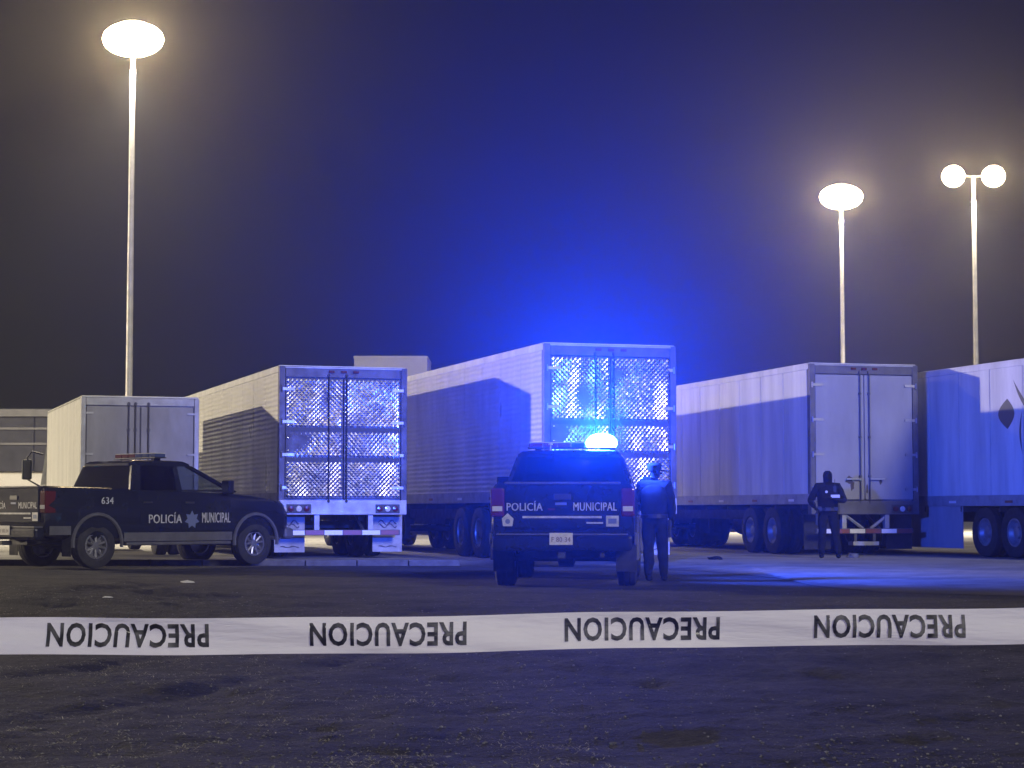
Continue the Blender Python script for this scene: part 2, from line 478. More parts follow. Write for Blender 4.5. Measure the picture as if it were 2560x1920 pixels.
# ------------------------------------------------------------------ setting: ground, lot, kerb
LOT_Z = 0.10
def dirt_z(x, y):
    """relief of the dirt in front of the lot; flat where vehicles stand"""
    if y > 34 or y < 2 or abs(x) > 14: return 0.0
    f = min(1, (34 - y) / 6) * min(1, (14 - abs(x)) / 3) * min(1, (y - 2) / 3)
    if y > 21.5 and x > 2.0: f *= max(0, 1 - min(1, (y - 21.5) / 2) * min(1, (x - 2.0) / 1.6))
    if y > 24 and abs(x - 0.7) < 3.2: f *= max(0.05, min(1, (abs(x - 0.7) - 1.7) / 1.5))
    p = Vector((x * 0.5, y * 0.5, 0))
    h = noise.fractal(p, 0.9, 2.0, 5) * 0.035
    h += noise.fractal(Vector((x * 2.6, y * 2.1, 6)), 0.7, 2.1, 4) * 0.017
    h += noise.noise(Vector((x * 0.22 + 5, y * 0.16, 3))) * 0.05
    if y < 30:                                   # low spoil bank on the left
        b = math.exp(-((x + 5.2) / 1.7) ** 2 - ((y - 24.5 - noise.noise(Vector((x, 0, 9))) * 1.2) / 2.2) ** 2)
        h += 0.14 * b + 0.05 * b * noise.noise(Vector((x * 2.3, y * 2.3, 1)))
    for (x0, y0, ang, wd) in ((-3.0, 14.0, .25, .13), (-1.4, 14.0, .25, .13), (1.2, 12.0, -.5, .12), (2.7, 12.0, -.5, .12), (-6, 20, 1.25, .14), (-6, 21.6, 1.25, .14)):
        d = (x - x0) * math.cos(ang) - (y - y0) * math.sin(ang) + .25 * math.sin(y * .25)     # tyre ruts
        h += -.016 * math.exp(-(d / wd) ** 2) + .008 * math.exp(-((abs(d) - wd * 1.9) / (wd * .6)) ** 2)
    return h * f

xs, ys = [], []
x = -14.0
while x <= 14.001: xs.append(x); x += 0.095
xs = [-320, -120, -60, -30, -20] + xs + [20, 30, 60, 120, 320]
y = 5.0
while y < 35: ys.append(y); y += 0.05 + 0.0075 * (y - 5)
ys = [-60, -20, -5, 1, 3.5] + ys + [36, 40, 50, 70, 100, 160, 260, 420]
gv = [(x, y, dirt_z(x, y)) for y in ys for x in xs]
nx = len(xs)
gf = [(j*nx+i, j*nx+i+1, (j+1)*nx+i+1, (j+1)*nx+i) for j in range(len(ys)-1) for i in range(nx-1)]
me = bpy.data.meshes.new('ground'); me.from_pydata(gv, [], gf)
me.polygons.foreach_set('use_smooth', [True] * len(me.polygons)); me.materials.append(M['soil'])
tag(link('ground', me), kind='structure')

# concrete truck yard, a hand's breadth above the dirt, with a sloping worn edge
edge = [(-120, 39.4), (-40, 39.3), (-12, 39.2), (-6, 39.1), (-1, 39.0), (1.6, 38.2), (3.4, 35.5), (4.2, 32.0), (4.3, 28.6), (4.9, 26.4), (6.6, 25.2), (10, 24.8), (30, 24.3), (120, 23.0)]
fine = []
for (a, b) in zip(edge[:-1], edge[1:]):
    n = max(1, int(min(40, math.hypot(b[0]-a[0], b[1]-a[1]) / 0.4))) if abs(a[0]) < 41 and abs(b[0]) < 41 else 1
    for k in range(n):
        t = k / n
        px, py = a[0] + (b[0]-a[0])*t, a[1] + (b[1]-a[1])*t
        fine.append((px, py + 0.10 * noise.noise(Vector((px * 1.3, py * 1.3, 4)))))
fine.append(edge[-1])
lv = []
def inner_y(px): return 39.35
for (px, py) in fine: lv.append((px, py - .18, 0.006 if px > 0 else -0.02))
for (px, py) in fine: lv.append((px, py + (inner_y(px) - py) * .35, LOT_Z * (.35 if px > 0 else .9)))
for (px, py) in fine: lv.append((px, inner_y(px) + .1, LOT_Z))
for (px, py) in fine: lv.append((px, 300.0, LOT_Z))
n = len(fine)
lf = [(i, i+1, n+i+1, n+i) for i in range(n-1)] + [(n+i, n+i+1, 2*n+i+1, 2*n+i) for i in range(n-1)] + [(2*n+i, 2*n+i+1, 3*n+i+1, 3*n+i) for i in range(n-1)]
me = bpy.data.meshes.new('truck_yard_pavement'); me.from_pydata(lv, [], lf); me.materials.append(M['concrete'])
at_ = me.attributes.new('dirt', 'FLOAT', 'POINT')
for i in range(len(lv)): at_.data[i].value = (1.0, .50, .22, .0)[i // n]
tag(link('truck_yard_pavement', me), kind='structure')

# pale kerb stones along the left of the yard edge
kerb = tag(empty('kerb', (0, 0, 0)), kind='structure')
k = 0
x = -16.0
while x < -1.2:
    L = 1.0
    yy = 39.03 + 0.012 * (-1 - x) - 0.16
    c = MB().box(x + 0.012, x + L - 0.012, yy - 0.11 + random.uniform(-.015, .015), yy + 0.11, -0.02, LOT_Z + 0.012 + random.uniform(0, .008))
    c.build('kerb_stone', M['kerb'], kerb, bevel=0.012)
    x += L

# ------------------------------------------------------------------ buildings behind the yard
wb = empty('warehouse', (-25.5, 92.0, LOT_Z))
tag(wb, 'low dark-clad warehouse with pale lit base behind the white box truck', 'building')
B('base_wall', -18, 6.8, 0, 14, 0, 2.75, M['wall_cream'], wb)
B('cladding', -18, 6.8, -0.25, 14.2, 2.75, 5.25, M['clad_dark'], wb)
B('fascia_band', -18.1, 6.9, -0.42, 14.3, 5.253, 5.58, M['clad_band'], wb)
for zz in (3.95, 4.65): B('cladding_rail', -18.05, 6.85, -0.34, -0.252, zz, zz + 0.10, M['clad_band'], wb)
for i in range(9): B('cladding_post', -17.9 + i * 3.05, -17.8 + i * 3.05, -0.30, -0.252, 2.76, 5.24, M['clad_dark'], wb)
B('roof', -17.9, 6.7, -0.1, 14, 5.583, 5.63, M['clad_dark'], wb)

pb = empty('rooftop_block', (-6.55, 108.0, LOT_Z))
tag(pb, 'pale flat-topped building rising behind the two quilted steel trailers', 'building')
B('wall', -2.0, 1.95, 0, 5, 0, 9.15, M['block_pale'], pb)
B('roof_slab', -2.03, 1.98, -0.03, 5.03, 9.153, 9.30, M['block_pale'], pb)
B('side_wing', -2.35, -2.003, 0.3, 4.5, 0, 8.75, M['block_pale'], pb)

# ------------------------------------------------------------------ yard lamp posts
def street_lamp(loc, height, label, style, watts, energy_r=0.2):
    t = empty('street_lamp', loc)
    tag(t, label, 'lamp post', 'yard lamp posts')
    MB().box(-.25, .25, -.25, .25, 0, .035).build('base_plate', M['pole'], t, bevel=.01)
    MB().tube([(0,0,.035), (0,0,height*.5), (0,0,height)], [.115, .098, .075], 14).build('pole', M['pole'], t, smooth=True)
    if style != 'twin':
        arm = MB().tube([(-.78,0,height-.1), (0,0,height), (.78,0,height-.1)], .03, 8)
        arm.tube([(0,-.5,height-.1), (0,0,height), (0,.5,height-.1)], .03, 8)
        arm.build('bracket', M['pole'], t)
        spots = [(-.66, 0), (-.30, -.42), (.30, -.42), (.66, 0), (-.30, .42), (.30, .42)]
    else:
        MB().tube([(-.82,0,height+.05), (0,0,height-.05), (.82,0,height+.05)], .035, 8).build('bracket', M['pole'], t)
        spots = [(-.82, 0), (.82, 0)]
    heads = [(sx, sy, .46, .46, .44) for (sx, sy) in spots] if style == 'twin' else [(0, 0, .96, .66, .56)]  # lenses enlarged into globes the size of their glare
    for (sx, sy, ra, rb, rc) in heads:
        hz = height - .02
        for (nm, prof, m_) in (('lamp_housing', [(1.12, .01), (1.10, .18), (1.0, .36), (.93, .42), (.90, .40)], M['frame_pale']),
                               ('lamp_glare_lens', [(.98, .01), (.90, .40), (.70, .71), (.40, .92), (.0, 1.0), (-.40, .92), (-.70, .71), (-.90, .42), (-1.0, .01)], M['lamp_glass'])):
            g_ = MB().lathe(prof, 'z', (0, 0, 0), 28)
            g_.v = [(x_*ra + sx, y_*rb + sy, z_*rc + hz) for (x_, y_, z_) in g_.v]
            g_.build(nm, m_, t, smooth=True)
    pts = spots if style == 'twin' else [(0, 0)]
    for (sx, sy) in (pts if style == 'mast' else []):      # the globes in view give off their own light
        ld = bpy.data.lights.new('lamp_light', 'POINT')
        ld.energy = watts / len(pts); ld.color = (1.0, 0.84, 0.58) if style == 'mast' else (1.0, 0.74, 0.37); ld.shadow_soft_size = energy_r
        lo = bpy.data.objects.new('lamp_light', ld); col.objects.link(lo); lo.parent = t
        lo.location = (sx, sy - .02, height - (.64 if style == 'twin' else .68))
    if style != 'mast':
        sd = bpy.data.lights.new('lamp_downlight', 'SPOT')
        sd.energy = LAMP_DOWN_W; sd.color = (1.0, 0.88, 0.66); sd.spot_size = R(128); sd.spot_blend = 1.0; sd.shadow_soft_size = .3
        so = bpy.data.objects.new('lamp_downlight', sd); col.objects.link(so); so.parent = t
        so.location = (0, 0.0, height - .95)
    return t
street_lamp((-11.9, 62, LOT_Z), 15.75, 'tall pale lamp post with brightest glowing head above the white box truck', 'cluster', LAMP_W)
street_lamp((14.6, 88, LOT_Z), 14.85, 'tall pale lamp post with one wide glowing head behind the grey-doored trailer', 'cluster', LAMP_W * 0.8)
street_lamp((18.85, 81, LOT_Z), 14.6, 'tall pale lamp post carrying two separate round yellow lamps', 'twin', LAMP_W * 0.8)
# the row of posts goes on to the left; this one throws the light on the trailers' left sides
street_lamp((-60, 62, LOT_Z), 12.2, 'tall lamp post of the yard row standing beyond the left edge of the picture', 'mast', YARD_EDGE_W, 0.4)

# ------------------------------------------------------------------ wheels
def wheel_meshes(r, w, rim_r, alloy):
    h = w / 2
    ty = MB().lathe([(-h*.8, rim_r), (-h, rim_r+.03), (-h, r-.05), (-h*.82, r-.008), (-h*.3, r), (-h*.27, r-.014), (-h*.2, r-.014), (-h*.17, r), (h*.17, r), (h*.2, r-.014), (h*.27, r-.014), (h*.3, r), (h*.82, r-.008), (h, r-.05), (h, rim_r+.03), (h*.8, rim_r)], 'x', n=32, close=True)
    tym = ty.mesh('tyre', True); tym.materials.append(M['rubber'])
    rm = MB().lathe([(-h*.8, rim_r), (-h*.82, rim_r-.03), (-h*.3, rim_r-.05), (h*.3, rim_r-.05), (h*.82, rim_r-.03), (h*.8, rim_r)], 'x', n=28, close=True)
    if alloy:
        for k in range(5):
            a = 2*math.pi*k/5
            ca, sa = math.cos(a), math.sin(a)
            for off in (-.045, .045):
                p0 = (h*.55, ca*.06 - sa*off*.6, sa*.06 + ca*off*.6); p1 = (h*.62, ca*(rim_r-.03) - sa*off*1.7, sa*(rim_r-.03) + ca*off*1.7)
                rm.tube([p0, p1], [.028, .024], 6)
        rm.lathe([(h*.35, .001), (h*.35, .085), (h*.66, .075), (h*.70, .001)], 'x', n=16)
        rm.lathe([(h*.1, .001), (h*.1, rim_r-.05)], 'x', n=24)
    else:
        rm.lathe([(h*.72, rim_r-.03), (h*.1, rim_r-.09), (h*.06, .13), (h*.45, .11), (h*.55, .07), (h*.56, .001)], 'x', n=24)
        for k in range(10):
            a = 2*math.pi*k/10
            rm.tube([(h*.06, .17*math.cos(a), .17*math.sin(a)), (h*.22, .17*math.cos(a), .17*math.sin(a))], .014, 6)
    rmm = rm.mesh('rim', True); rmm.materials.append(M['rim_alloy'] if alloy else M['rim_steel'])
    return tym, rmm
WM_TRUCK = wheel_meshes(.52, .28, .29, False)
WM_PICK = wheel_meshes(.405, .28, .235, True)
def wheel(parent, loc, side, wm):
    w = bpy.data.objects.new('wheel', None); col.objects.link(w); w.parent = parent; w.location = loc
    w.rotation_euler = (random.uniform(0, 6.28), 0, 0 if side > 0 else math.pi)
    w.empty_display_size = .1
    for nm, me_ in zip(('tyre', 'rim'), wm):
        link(nm, me_, w)
    return w

# ------------------------------------------------------------------ semi-trailers
def quilt(w, h, p, amp, y0, warp=.02, seed=0):
    """pressed diamond quilting on the rear plane (facing -y), bottom-left at origin"""
    mb = MB()
    nx_, nz_ = int(w / p), int(h / p)
    px, pz = w / nx_, h / nz_
    cells = [((i + .5) * px, (j + .5) * pz) for i in range(nx_) for j in range(nz_)] + [(i * px, j * pz) for i in range(1, nx_) for j in range(1, nz_)]
    for (cx, cz) in cells:
        a = amp * random.uniform(.88, 1.12)
        ax, az = cx + random.uniform(-.05, .05) * px, cz + random.uniform(-.05, .05) * pz
        def wy(u, v): return y0 - .012 - warp * noise.noise(Vector((u*1.9 + seed, v*1.5, seed*.37)))   # the sheet is dented
        mb.add([(cx-px/2, wy(cx-px/2, cz), cz), (cx, wy(cx, cz-pz/2), cz-pz/2), (cx+px/2, wy(cx+px/2, cz), cz), (cx, wy(cx, cz+pz/2), cz+pz/2), (ax, wy(ax, az)-a, az)], [(0,1,4),(1,2,4),(2,3,4),(3,0,4)])
    return mb

def marker(parent, x, y, z, m, w=.12, h=.05):
    MB().box(x-w/2, x+w/2, y-.03, y, z-h/2, z+h/2).build('marker_light', m, parent, bevel=.008)

def trailer(name, label, loc, rz, W, L, F, H, style, side, side_mat, tandem=(2.2, 3.5), panel_w=1.22):
    t = empty(name, loc, rz)
    tag(t, label, 'trailer', 'semi-trailers parked in a row')
    fr = M['frame_pale'] if style == 'plain' else M['frame_steel']
    if style == 'dark': fr = M['frame_grey']
    # core box stands a little inside its skins
    B('body', .03, W-.03, .06, L-.02, F, H-.03, M['frame_pale'], t)
    B('roof', .005, W-.005, .02, L, H-.03, H, M['van_white'], t, bevel=.01)
    B('right_side', W-.028, W, .06, L-.02, F+.13, H-.13, side_mat, t)
    n = int((L - .3) / panel_w)
    pw = (L - .3) / n
    for i in range(n):
        y0 = .16 + i * pw
        q = MB().box(0, .028, y0 + .011, y0 + pw - .011, F+.14, H-.14)
        q.build('side_panel', side_mat, t, bevel=.004)
    for sx in (0, 1):
        xx = (-.02, .03) if sx == 0 else (W-.03, W+.02)
        B('top_rail', xx[0], xx[1], .05, L, H-.14, H-.032, M['van_white'] if style != 'dark' else M['van_white'], t, bevel=.006)
        B('bottom_rail', xx[0], xx[1], .05, L, F-.08, F+.14, M['frame_pale'], t, bevel=.006)
        for i in range(7):
            yy = 1.0 + i * (L - 2) / 6
            xo = -.024 if sx == 0 else W + .024
            MB().box(xo-.006, xo+.006, yy-.14, yy+.14, F-.02, F+.03).build('reflector_strip', M['red_strip'] if i % 2 else M['white_strip'], t)
        B('corner_post', (-.015 if sx == 0 else W-.11), (.11 if sx == 0 else W+.015), -.035, .12, F-.12, H-.02, fr, t, bevel=.01)
    # front wall
    B('front_wall', .0, W, L-.019, L+.03, F, H-.01, M['van_white'], t)
    # rear header
    hz = H - .24
    B('header', .112, W-.112, -.028, .1, hz, H-.02, fr, t, bevel=.01)
    for xx in (W/2-.25, W/2, W/2+.25): marker(t, xx, -.028, H-.12, M['tail_red'])
    B('header_lip', .10, W-.10, -.05, -.0281, H-.06, H-.03, M['frame_pale'], t)
    # doors
    dz0, dz1 = F + .02, hz - .015
    for d in (0, 1):
        x0, x1 = (.118, W/2 - .008) if d == 0 else (W/2 + .008, W - .118)
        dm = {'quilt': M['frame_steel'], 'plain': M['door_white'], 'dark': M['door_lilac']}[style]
        dr = B('door', x0, x1, -.02, .05, dz0, dz1, dm, t, bevel=.008)
        for k in range(4):
            zz = dz0 + .22 + k * (dz1 - dz0 - .44) / 3
            hx = x0 + .02 if d == 0 else x1 - .02
            s_ = 1 if d == 0 else -1
            hg = MB().box(min(hx-s_*.10, hx+s_*.16), max(hx-s_*.10, hx+s_*.16), -.042, -.0205, zz-.028, zz+.028)
            hg.tube([(hx-s_*.10, -.05, zz-.06), (hx-s_*.10, -.05, zz+.06)], .018, 8)
            hg.build('hinge', M['steel_flat'] if style != 'plain' else M['frame_pale'], dr)
        rods = [x1 - .30] if d == 0 else [x0 + .05]
        if style == 'plain': rods = [x1 - .12] if d == 0 else [x0 + .12]
        if style == 'dark': rods = [x1 - .10] if d == 0 else [x0 + .10]
        for rx in rods:
            rod = MB().tube([(rx, -.055, dz0 - .08), (rx, -.055, dz1 + .09)], .014, 8)
            for zz in (dz0 - .05, dz0 + .5, (dz0+dz1)/2, dz1 - .4, dz1 + .06): rod.box(rx-.026, rx+.026, -.062, -.0205, zz-.022, zz+.022)
            rod.build('lock_rod', M['frame_grey'] if style != 'quilt' else M['dark_trim'], dr)
        hs = -1 if d == 0 else 1
        if style != 'quilt': MB().box(min(rods[0], rods[0]+hs*.34), max(rods[0], rods[0]+hs*.34), -.085, -.066, dz0+.42, dz0+.455).build('door_handle', M['frame_pale'], dr, bevel=.004)
        if style == 'quilt':
            rows = [(dz0+.02, dz0+.735), (dz0+.82, dz0+1.335), (dz0+1.42, dz1-.015)]
            for (a, b_) in rows:
                mb = quilt(x1 - x0 - .024, b_ - a, .088, .0076 if H < 4 else .0090, -.0215, .034 if H < 4 else .050, 3.1*d + 7.7*a + H)
                o = mb.build('quilted_sheet', M['quilt'], dr)
                o.location = (x0 + .012, 0, a)
                tag(o, kind='stuff')
            for (a, b_) in ((dz0+.737, dz0+.818), (dz0+1.337, dz0+1.418)):
                B('smooth_band', x0+.02, x1-.02, -.030, -.0204, a, b_, M['dark_trim'], dr)
            for xx in ((x0 + .05,) if d == 0 else (x1 - .05,)):
                for q in range(9):
                    zz = dz0 + .2 + q * (dz1-dz0-.4)/8
                    MB().lathe([(0, .02), (-.012, .016), (-.014, .001)], 'y', (xx, -.032, zz), 8).build('rivet', M['chrome'], dr)
    # sill with lamps
    B('rear_sill', -.01, W+.01, -.05, .14, F-.30, F-.004, fr if style != 'quilt' else M['frame_pale'], t, bevel=.012)
    for s_ in (0, 1):
        xb = .14 if s_ == 0 else W - .14 - .5
        B('lamp_box', xb, xb+.5, -.058, -.0505, F-.27, F-.09, M['dark_trim'], t)
        for q in range(3):
            cxx = xb + .09 + q * .16
            MB().lathe([(0, .062), (-.018, .055), (-.024, .001)], 'y', (cxx, -.0585, F-.18), 16).build('tail_light', M['tail_red'] if q != 1 else M['lens_clear'], t, smooth=True)
    # underride guard
    gz = .52
    g = B('underride_bar', .12, W-.12, -.02, .08, gz-.05, gz+.06, M['frame_grey'], t, bevel=.008)
    nst = 6
    for q in range(nst):
        a = .14 + q * (W-.28)/nst
        B('reflector_strip', a+.01, a + (W-.28)/nst-.01, -.026, -.0203, gz-.04, gz+.05, M['white_strip'] if q % 2 == 0 else M['red_strip'], t)
    for xx in (.72, W-.78): B('guard_post', xx, xx+.10, -.005, .10, gz+.061, F-.301, M['frame_pale'], t)
    for xx, s_ in ((.85, 1), (W-.85, -1)):
        MB().tube([(xx, .1, gz+.04), (xx - s_*0.0, .75, F-.32)], .035, 6).build('guard_brace', M['frame_grey'], t)
    if style == 'dark':
        MB().tube([(.82, .05, F-.32), (1.22, .05, gz+.06)], .035, 6).tube([(W-.70, .05, F-.32), (W-1.1, .05, gz+.06)], .035, 6).build('guard_diagonal', M['frame_pale'], t)
        B('step', .95, W-.95, -.05, .2, gz-.30, gz-.22, M['frame_pale'], t)
        for xx in (1.0, W-1.06): B('step_post', xx, xx+.06, .0, .06, gz-.219, gz-.051, M['frame_grey'], t)
    # mud flaps
    for s_ in (0, 1):
        x0 = -.02 if s_ == 0 else W - .60
        pts = []
        fm = M['flap_white'] if style == 'quilt' else M['rubber']
        fl = MB().box(x0, x0+.62, .34, .352, .13, F-.3).build('mud_flap', fm, t, bevel=.004)
        if style == 'quilt':
            for (zc, am, ph) in ((.72, .05, 0), (.66, .04, 1.2), (.24, .012, .5)):
                p = [(x0 + .12 + k*.02, .336, zc + am*math.sin(k*.55+ph)*(.4 if k in (0, 19) else 1)) for k in range(20)]
                MB().tube(p, [.006 + .008*abs(math.sin(k*.4)) for k in range(20)], 5).build('flap_print', M['flap_mark'], fl)
        B('flap_hanger', x0, x0+.62, .353, .40, F-.36, F-.302, M['chassis'], t)
    # running gear
    B('chassis_rail', W/2-.55, W/2-.43, .45, L-1, F-.42, F-.085, M['chassis'], t)
    B('chassis_rail', W/2+.43, W/2+.55, .45, L-1, F-.42, F-.085, M['chassis'], t)
    for i in range(10):
        yy = .6 + i * (L - 1.6) / 9
        B('cross_member', .05, W-.05, yy, yy+.07, F-.20, F-.086, M['chassis'], t)
    for ty in tandem:
        MB().tube([(.3, ty, .52), (W-.3, ty, .52)], .075, 10).build('axle', M['chassis'], t)
        for xx, s_ in ((.14, -1), (.48, -1), (W-.48, 1), (W-.14, 1)): wheel(t, (xx, ty, .52), s_, WM_TRUCK)
        B('suspension', .62, W-.62, ty-.3, ty+.3, .60, F-.43, M['chassis'], t)
    for xx in (.55, W-.55):
        lg = MB().box(xx-.06, xx+.06, L-3.6, L-3.46, .36, F-.09); lg.box(xx-.15, xx+.15, L-3.7, L-3.36, .30, .36)
        lg.build('landing_leg', M['chassis'], t)
    return t

Z = LOT_Z
T2 = trailer('refrigerated_trailer', 'trailer with quilted steel doors and white mud flaps beside the parked dark pickup', (-4.62, 39.7, Z), R(18.3), 2.6, 15.6, 1.18, 3.86, 'quilt', 'ripple_soft', M['ripple_soft'])
T3 = trailer('refrigerated_trailer', 'tallest trailer with quilted steel doors right behind the flashing blue light', (.60, 36.9, Z), R(17.7), 2.6, 15.6, 1.20, 4.08, 'quilt', 'ripple', M['ripple'], tandem=(4.3, 5.6))
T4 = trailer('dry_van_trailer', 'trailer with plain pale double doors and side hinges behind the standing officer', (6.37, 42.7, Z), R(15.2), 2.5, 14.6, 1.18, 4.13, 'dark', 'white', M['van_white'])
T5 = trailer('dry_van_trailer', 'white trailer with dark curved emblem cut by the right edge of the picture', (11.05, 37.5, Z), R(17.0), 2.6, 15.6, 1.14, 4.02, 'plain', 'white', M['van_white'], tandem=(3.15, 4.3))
# rust and dents on the doors of the plain trailer
for (xx, zz, rx_, rzz) in ((.88, 1.62, .10, .09), (.96, 1.50, .05, .13), (1.62, 1.58, .035, .07), (1.30, 1.42, .03, .12)):
    pts = [(xx + rx_*math.cos(a*.524)*random.uniform(.6, 1.1), -.0225, zz + rzz*math.sin(a*.524)*random.uniform(.6, 1.1)) for a in range(12)]
    MB().slab(pts, .002).build('rust_patch', M['rust_dirt'], T4)
# emblem on the cut-off trailer: dark lens shape and two curved blades
em = MB()
def side_poly(pts): return [(-.004, y_ + .32, z_) for (y_, z_) in pts]
lens = [(2.98 + .36*math.sin(math.pi*k/8), 2.62 + .62*k/8) for k in range(9)] + [(2.98 - .30*math.sin(math.pi*k/8)*.9, 2.62 + .62*k/8) for k in range(7, 0, -1)]
em.add(side_poly(lens), [tuple(range(len(lens)))])
b1 = [(2.75 - .085*k - .002*k*k, 3.62 - .095*k) for k in range(11)] + [(2.60 - .085*k + .010*k*(10-k)*.4, 3.36 - .073*k) for k in range(9, -1, -1)]
em.add(side_poly(b1), [tuple(range(len(b1)))])
b2 = [(2.42 + .12*math.sin(math.pi*k/10), 2.98 - .09*k) for k in range(11)] + [(2.42 + .05*math.sin(math.pi*k/10), 2.98 - .09*k) for k in range(9, 0, -1)]
em.add(side_poly(b2), [tuple(range(len(b2)))])
em.build('emblem', M['print_dark'], T5)
# aerodynamic side skirt in front of the wheels of the cut-off trailer
for i in range(4):
    y0 = 5.25 + i * 1.5
    top = 1.06
    MB().slab([(.05, y0 + 1.49, .16), (.05, y0, .16), (.05, y0, top), (.05, y0 + 1.49, top)], .02).build('side_skirt', M['van_grey'], T5)

# ------------------------------------------------------------------ tractor units under the trailers' front ends
def tractor(label, trailer_obj, Lt, Wt, paint):
    rz = trailer_obj.rotation_euler.z
    f, r_ = Vector((-math.sin(rz), math.cos(rz), 0)), Vector((math.cos(rz), math.sin(rz), 0))
    o = Vector(trailer_obj.location) + f * (Lt - 2.3) + r_ * (Wt/2)
    t = empty('tractor_unit', o, rz)
    tag(t, label, 'truck', 'tractor units coupled to the trailers')
    for xx in (-.5, .4): B('chassis_rail', xx, xx+.1, -.6, 6.2, .62, .80, M['chassis'], t)
    B('fifth_wheel', -.5, .5, -.1, .9, .81, .95, M['chassis'], t)
    for ty, duals in ((0, True), (1.3, True), (5.6, False)):
        MB().tube([(-.95, ty, .52), (.95, ty, .52)], .07, 8).build('axle', M['chassis'], t)
        for xx, s_ in ((-1.08, -1), (1.08, 1)) + (((-.74, -1), (.74, 1)) if duals else ()): wheel(t, (xx, ty, .52), s_, WM_TRUCK)
    for s_ in (-1, 1):
        MB().lathe([(2.35, .01), (2.35, .31), (4.2, .31), (4.2, .01)], 'y', (s_*.95, 0, .62), 20).build('fuel_tank', M['rim_steel'], t, smooth=True)
        B('rear_flap', s_*.9-.3, s_*.9+.3, -.72, -.708, .15, .75, M['rubber'], t)
        MB().tube([(s_*1.0, 2.55, .7), (s_*1.0, 2.55, 3.3)], .07, 10).build('exhaust_stack', M['rim_steel'], t, smooth=True)
    MB().loft([[(-1.15, 2.75, .75), (1.15, 2.75, .75), (1.15, 5.1, .75), (-1.15, 5.1, .75)],
               [(-1.18, 2.75, 1.9), (1.18, 2.75, 1.9), (1.18, 5.1, 1.9), (-1.18, 5.1, 1.9)],
               [(-1.12, 2.75, 3.0), (1.12, 2.75, 3.0), (1.08, 4.6, 3.0), (-1.08, 4.6, 3.0)],
               [(-.98, 2.8, 3.35), (.98, 2.8, 3.35), (.9, 4.0, 3.35), (-.9, 4.0, 3.35)]]).build('cab', paint, t, bevel=.06, seg=3)
    MB().loft([[(-1.05, 5.11, .8), (1.05, 5.11, .8), (1.05, 5.11, 1.85), (-1.05, 5.11, 1.85)], [(-.9, 6.4, .8), (.9, 6.4, .8), (.85, 6.4, 1.6), (-.85, 6.4, 1.6)]]).build('hood', paint, t, bevel=.06, seg=3)
    B('front_bumper', -1.15, 1.15, 6.42, 6.62, .35, .75, M['chrome'], t, bevel=.05)
tractor('dark tractor unit almost hidden in front of the trailer with white mud flaps', T2, 15.6, 2.6, M['cab_paint'])
tractor('dark tractor unit almost hidden in front of the tallest trailer', T3, 15.6, 2.6, M['cab_paint'])
tractor('dark tractor unit almost hidden in front of the pale double-doored trailer', T4, 14.6, 2.5, M['cab_paint'])
tractor('dark tractor unit almost hidden in front of the trailer cut by the right edge', T5, 15.6, 2.6, M['cab_paint'])

# ------------------------------------------------------------------ white box truck at the left
bt = empty('box_truck', (-8.88, 41.2, Z), R(18.6))
tag(bt, 'white box truck with two grey rear doors behind the parked dark pickup', 'truck')
W, L, F, H = 2.42, 7.1, .98, 3.34
B('body', .03, W-.03, .05, L, F, H-.04, M['van_white'], bt)
B('roof', 0, W, .0, L+.01, H-.04, H, M['van_white'], bt, bevel=.02)
for i in range(4):
    y0 = .12 + i * 1.74
    B('side_panel', .0, .028, y0, y0+1.735, F+.1, H-.06, M['van_white'], bt)
B('right_side', W-.028, W, .12, L, F+.1, H-.06, M['van_white'], bt)
for s_ in (0, 1):
    B('corner_post', (-.01 if s_ == 0 else W-.09), (.09 if s_ == 0 else W+.01), -.02, .115, F-.1, H-.041, M['frame_pale'], bt, bevel=.01)
    B('bottom_rail', (-.012 if s_ == 0 else W-.03), (.03 if s_ == 0 else W+.012), .116, L, F-.1, F+.095, M['frame_pale'], bt)
B('header', .092, W-.092, -.015, .1, H-.2, H-.041, M['frame_pale'], bt, bevel=.008)
for d in (0, 1):
    x0, x1 = (.10, W/2-.006) if d == 0 else (W/2+.006, W-.10)
    dr = B('door', x0, x1, -.008, .05, F+.02, H-.215, M['door_white'], bt, bevel=.008)
    MB().box(x0+.02, x1-.02, -.0105, -.0082, F+.04, F+.055).build('door_seal', M['dark_trim'], dr)
    B('door_seal', x0-.004, x0+.012, -.0105, -.0082, F+.056, H-.23, M['dark_trim'], dr)
    B('door_seal', x1-.012, x1+.004, -.0105, -.0082, F+.056, H-.23, M['dark_trim'], dr)
    for rx in ((x1-.10, x1-.24) if d == 0 else (x0+.16,)):
        rod = MB().tube([(rx, -.04, F-.05), (rx, -.04, H-.13)], .018, 8)
        for zz in (F, F+.8, H-.7, H-.17): rod.box(rx-.03, rx+.03, -.046, -.0085, zz-.03, zz+.03)
        rod.build('lock_rod', M['frame_grey'], dr)
    for k in range(3):
        zz = F + .3 + k * .85
        hx = x0 if d == 0 else x1
        s_ = 1 if d == 0 else -1
        MB().box(min(hx-s_*.07, hx+s_*.14), max(hx-s_*.07, hx+s_*.14), -.03, -.0085, zz-.02, zz+.02).build('hinge', M['frame_pale'], dr)
B('rear_bumper', 0, W, -.05, .1, .45, .62, M['chassis'], bt, bevel=.01)
for xx in (.55, W-.65): B('bumper_post', xx, xx+.1, 0, .1, .621, F-.001, M['chassis'], bt)
for xx in (.12, W-.32): B('tail_light', xx, xx+.2, -.03, .02, F-.2, F-.11, M['tail_red'], bt, bevel=.01)
for xx in (W/2-.45, W/2+.35): B('chassis_rail', xx, xx+.1, .3, L+2.2, F-.35, F-.101, M['chassis'], bt)
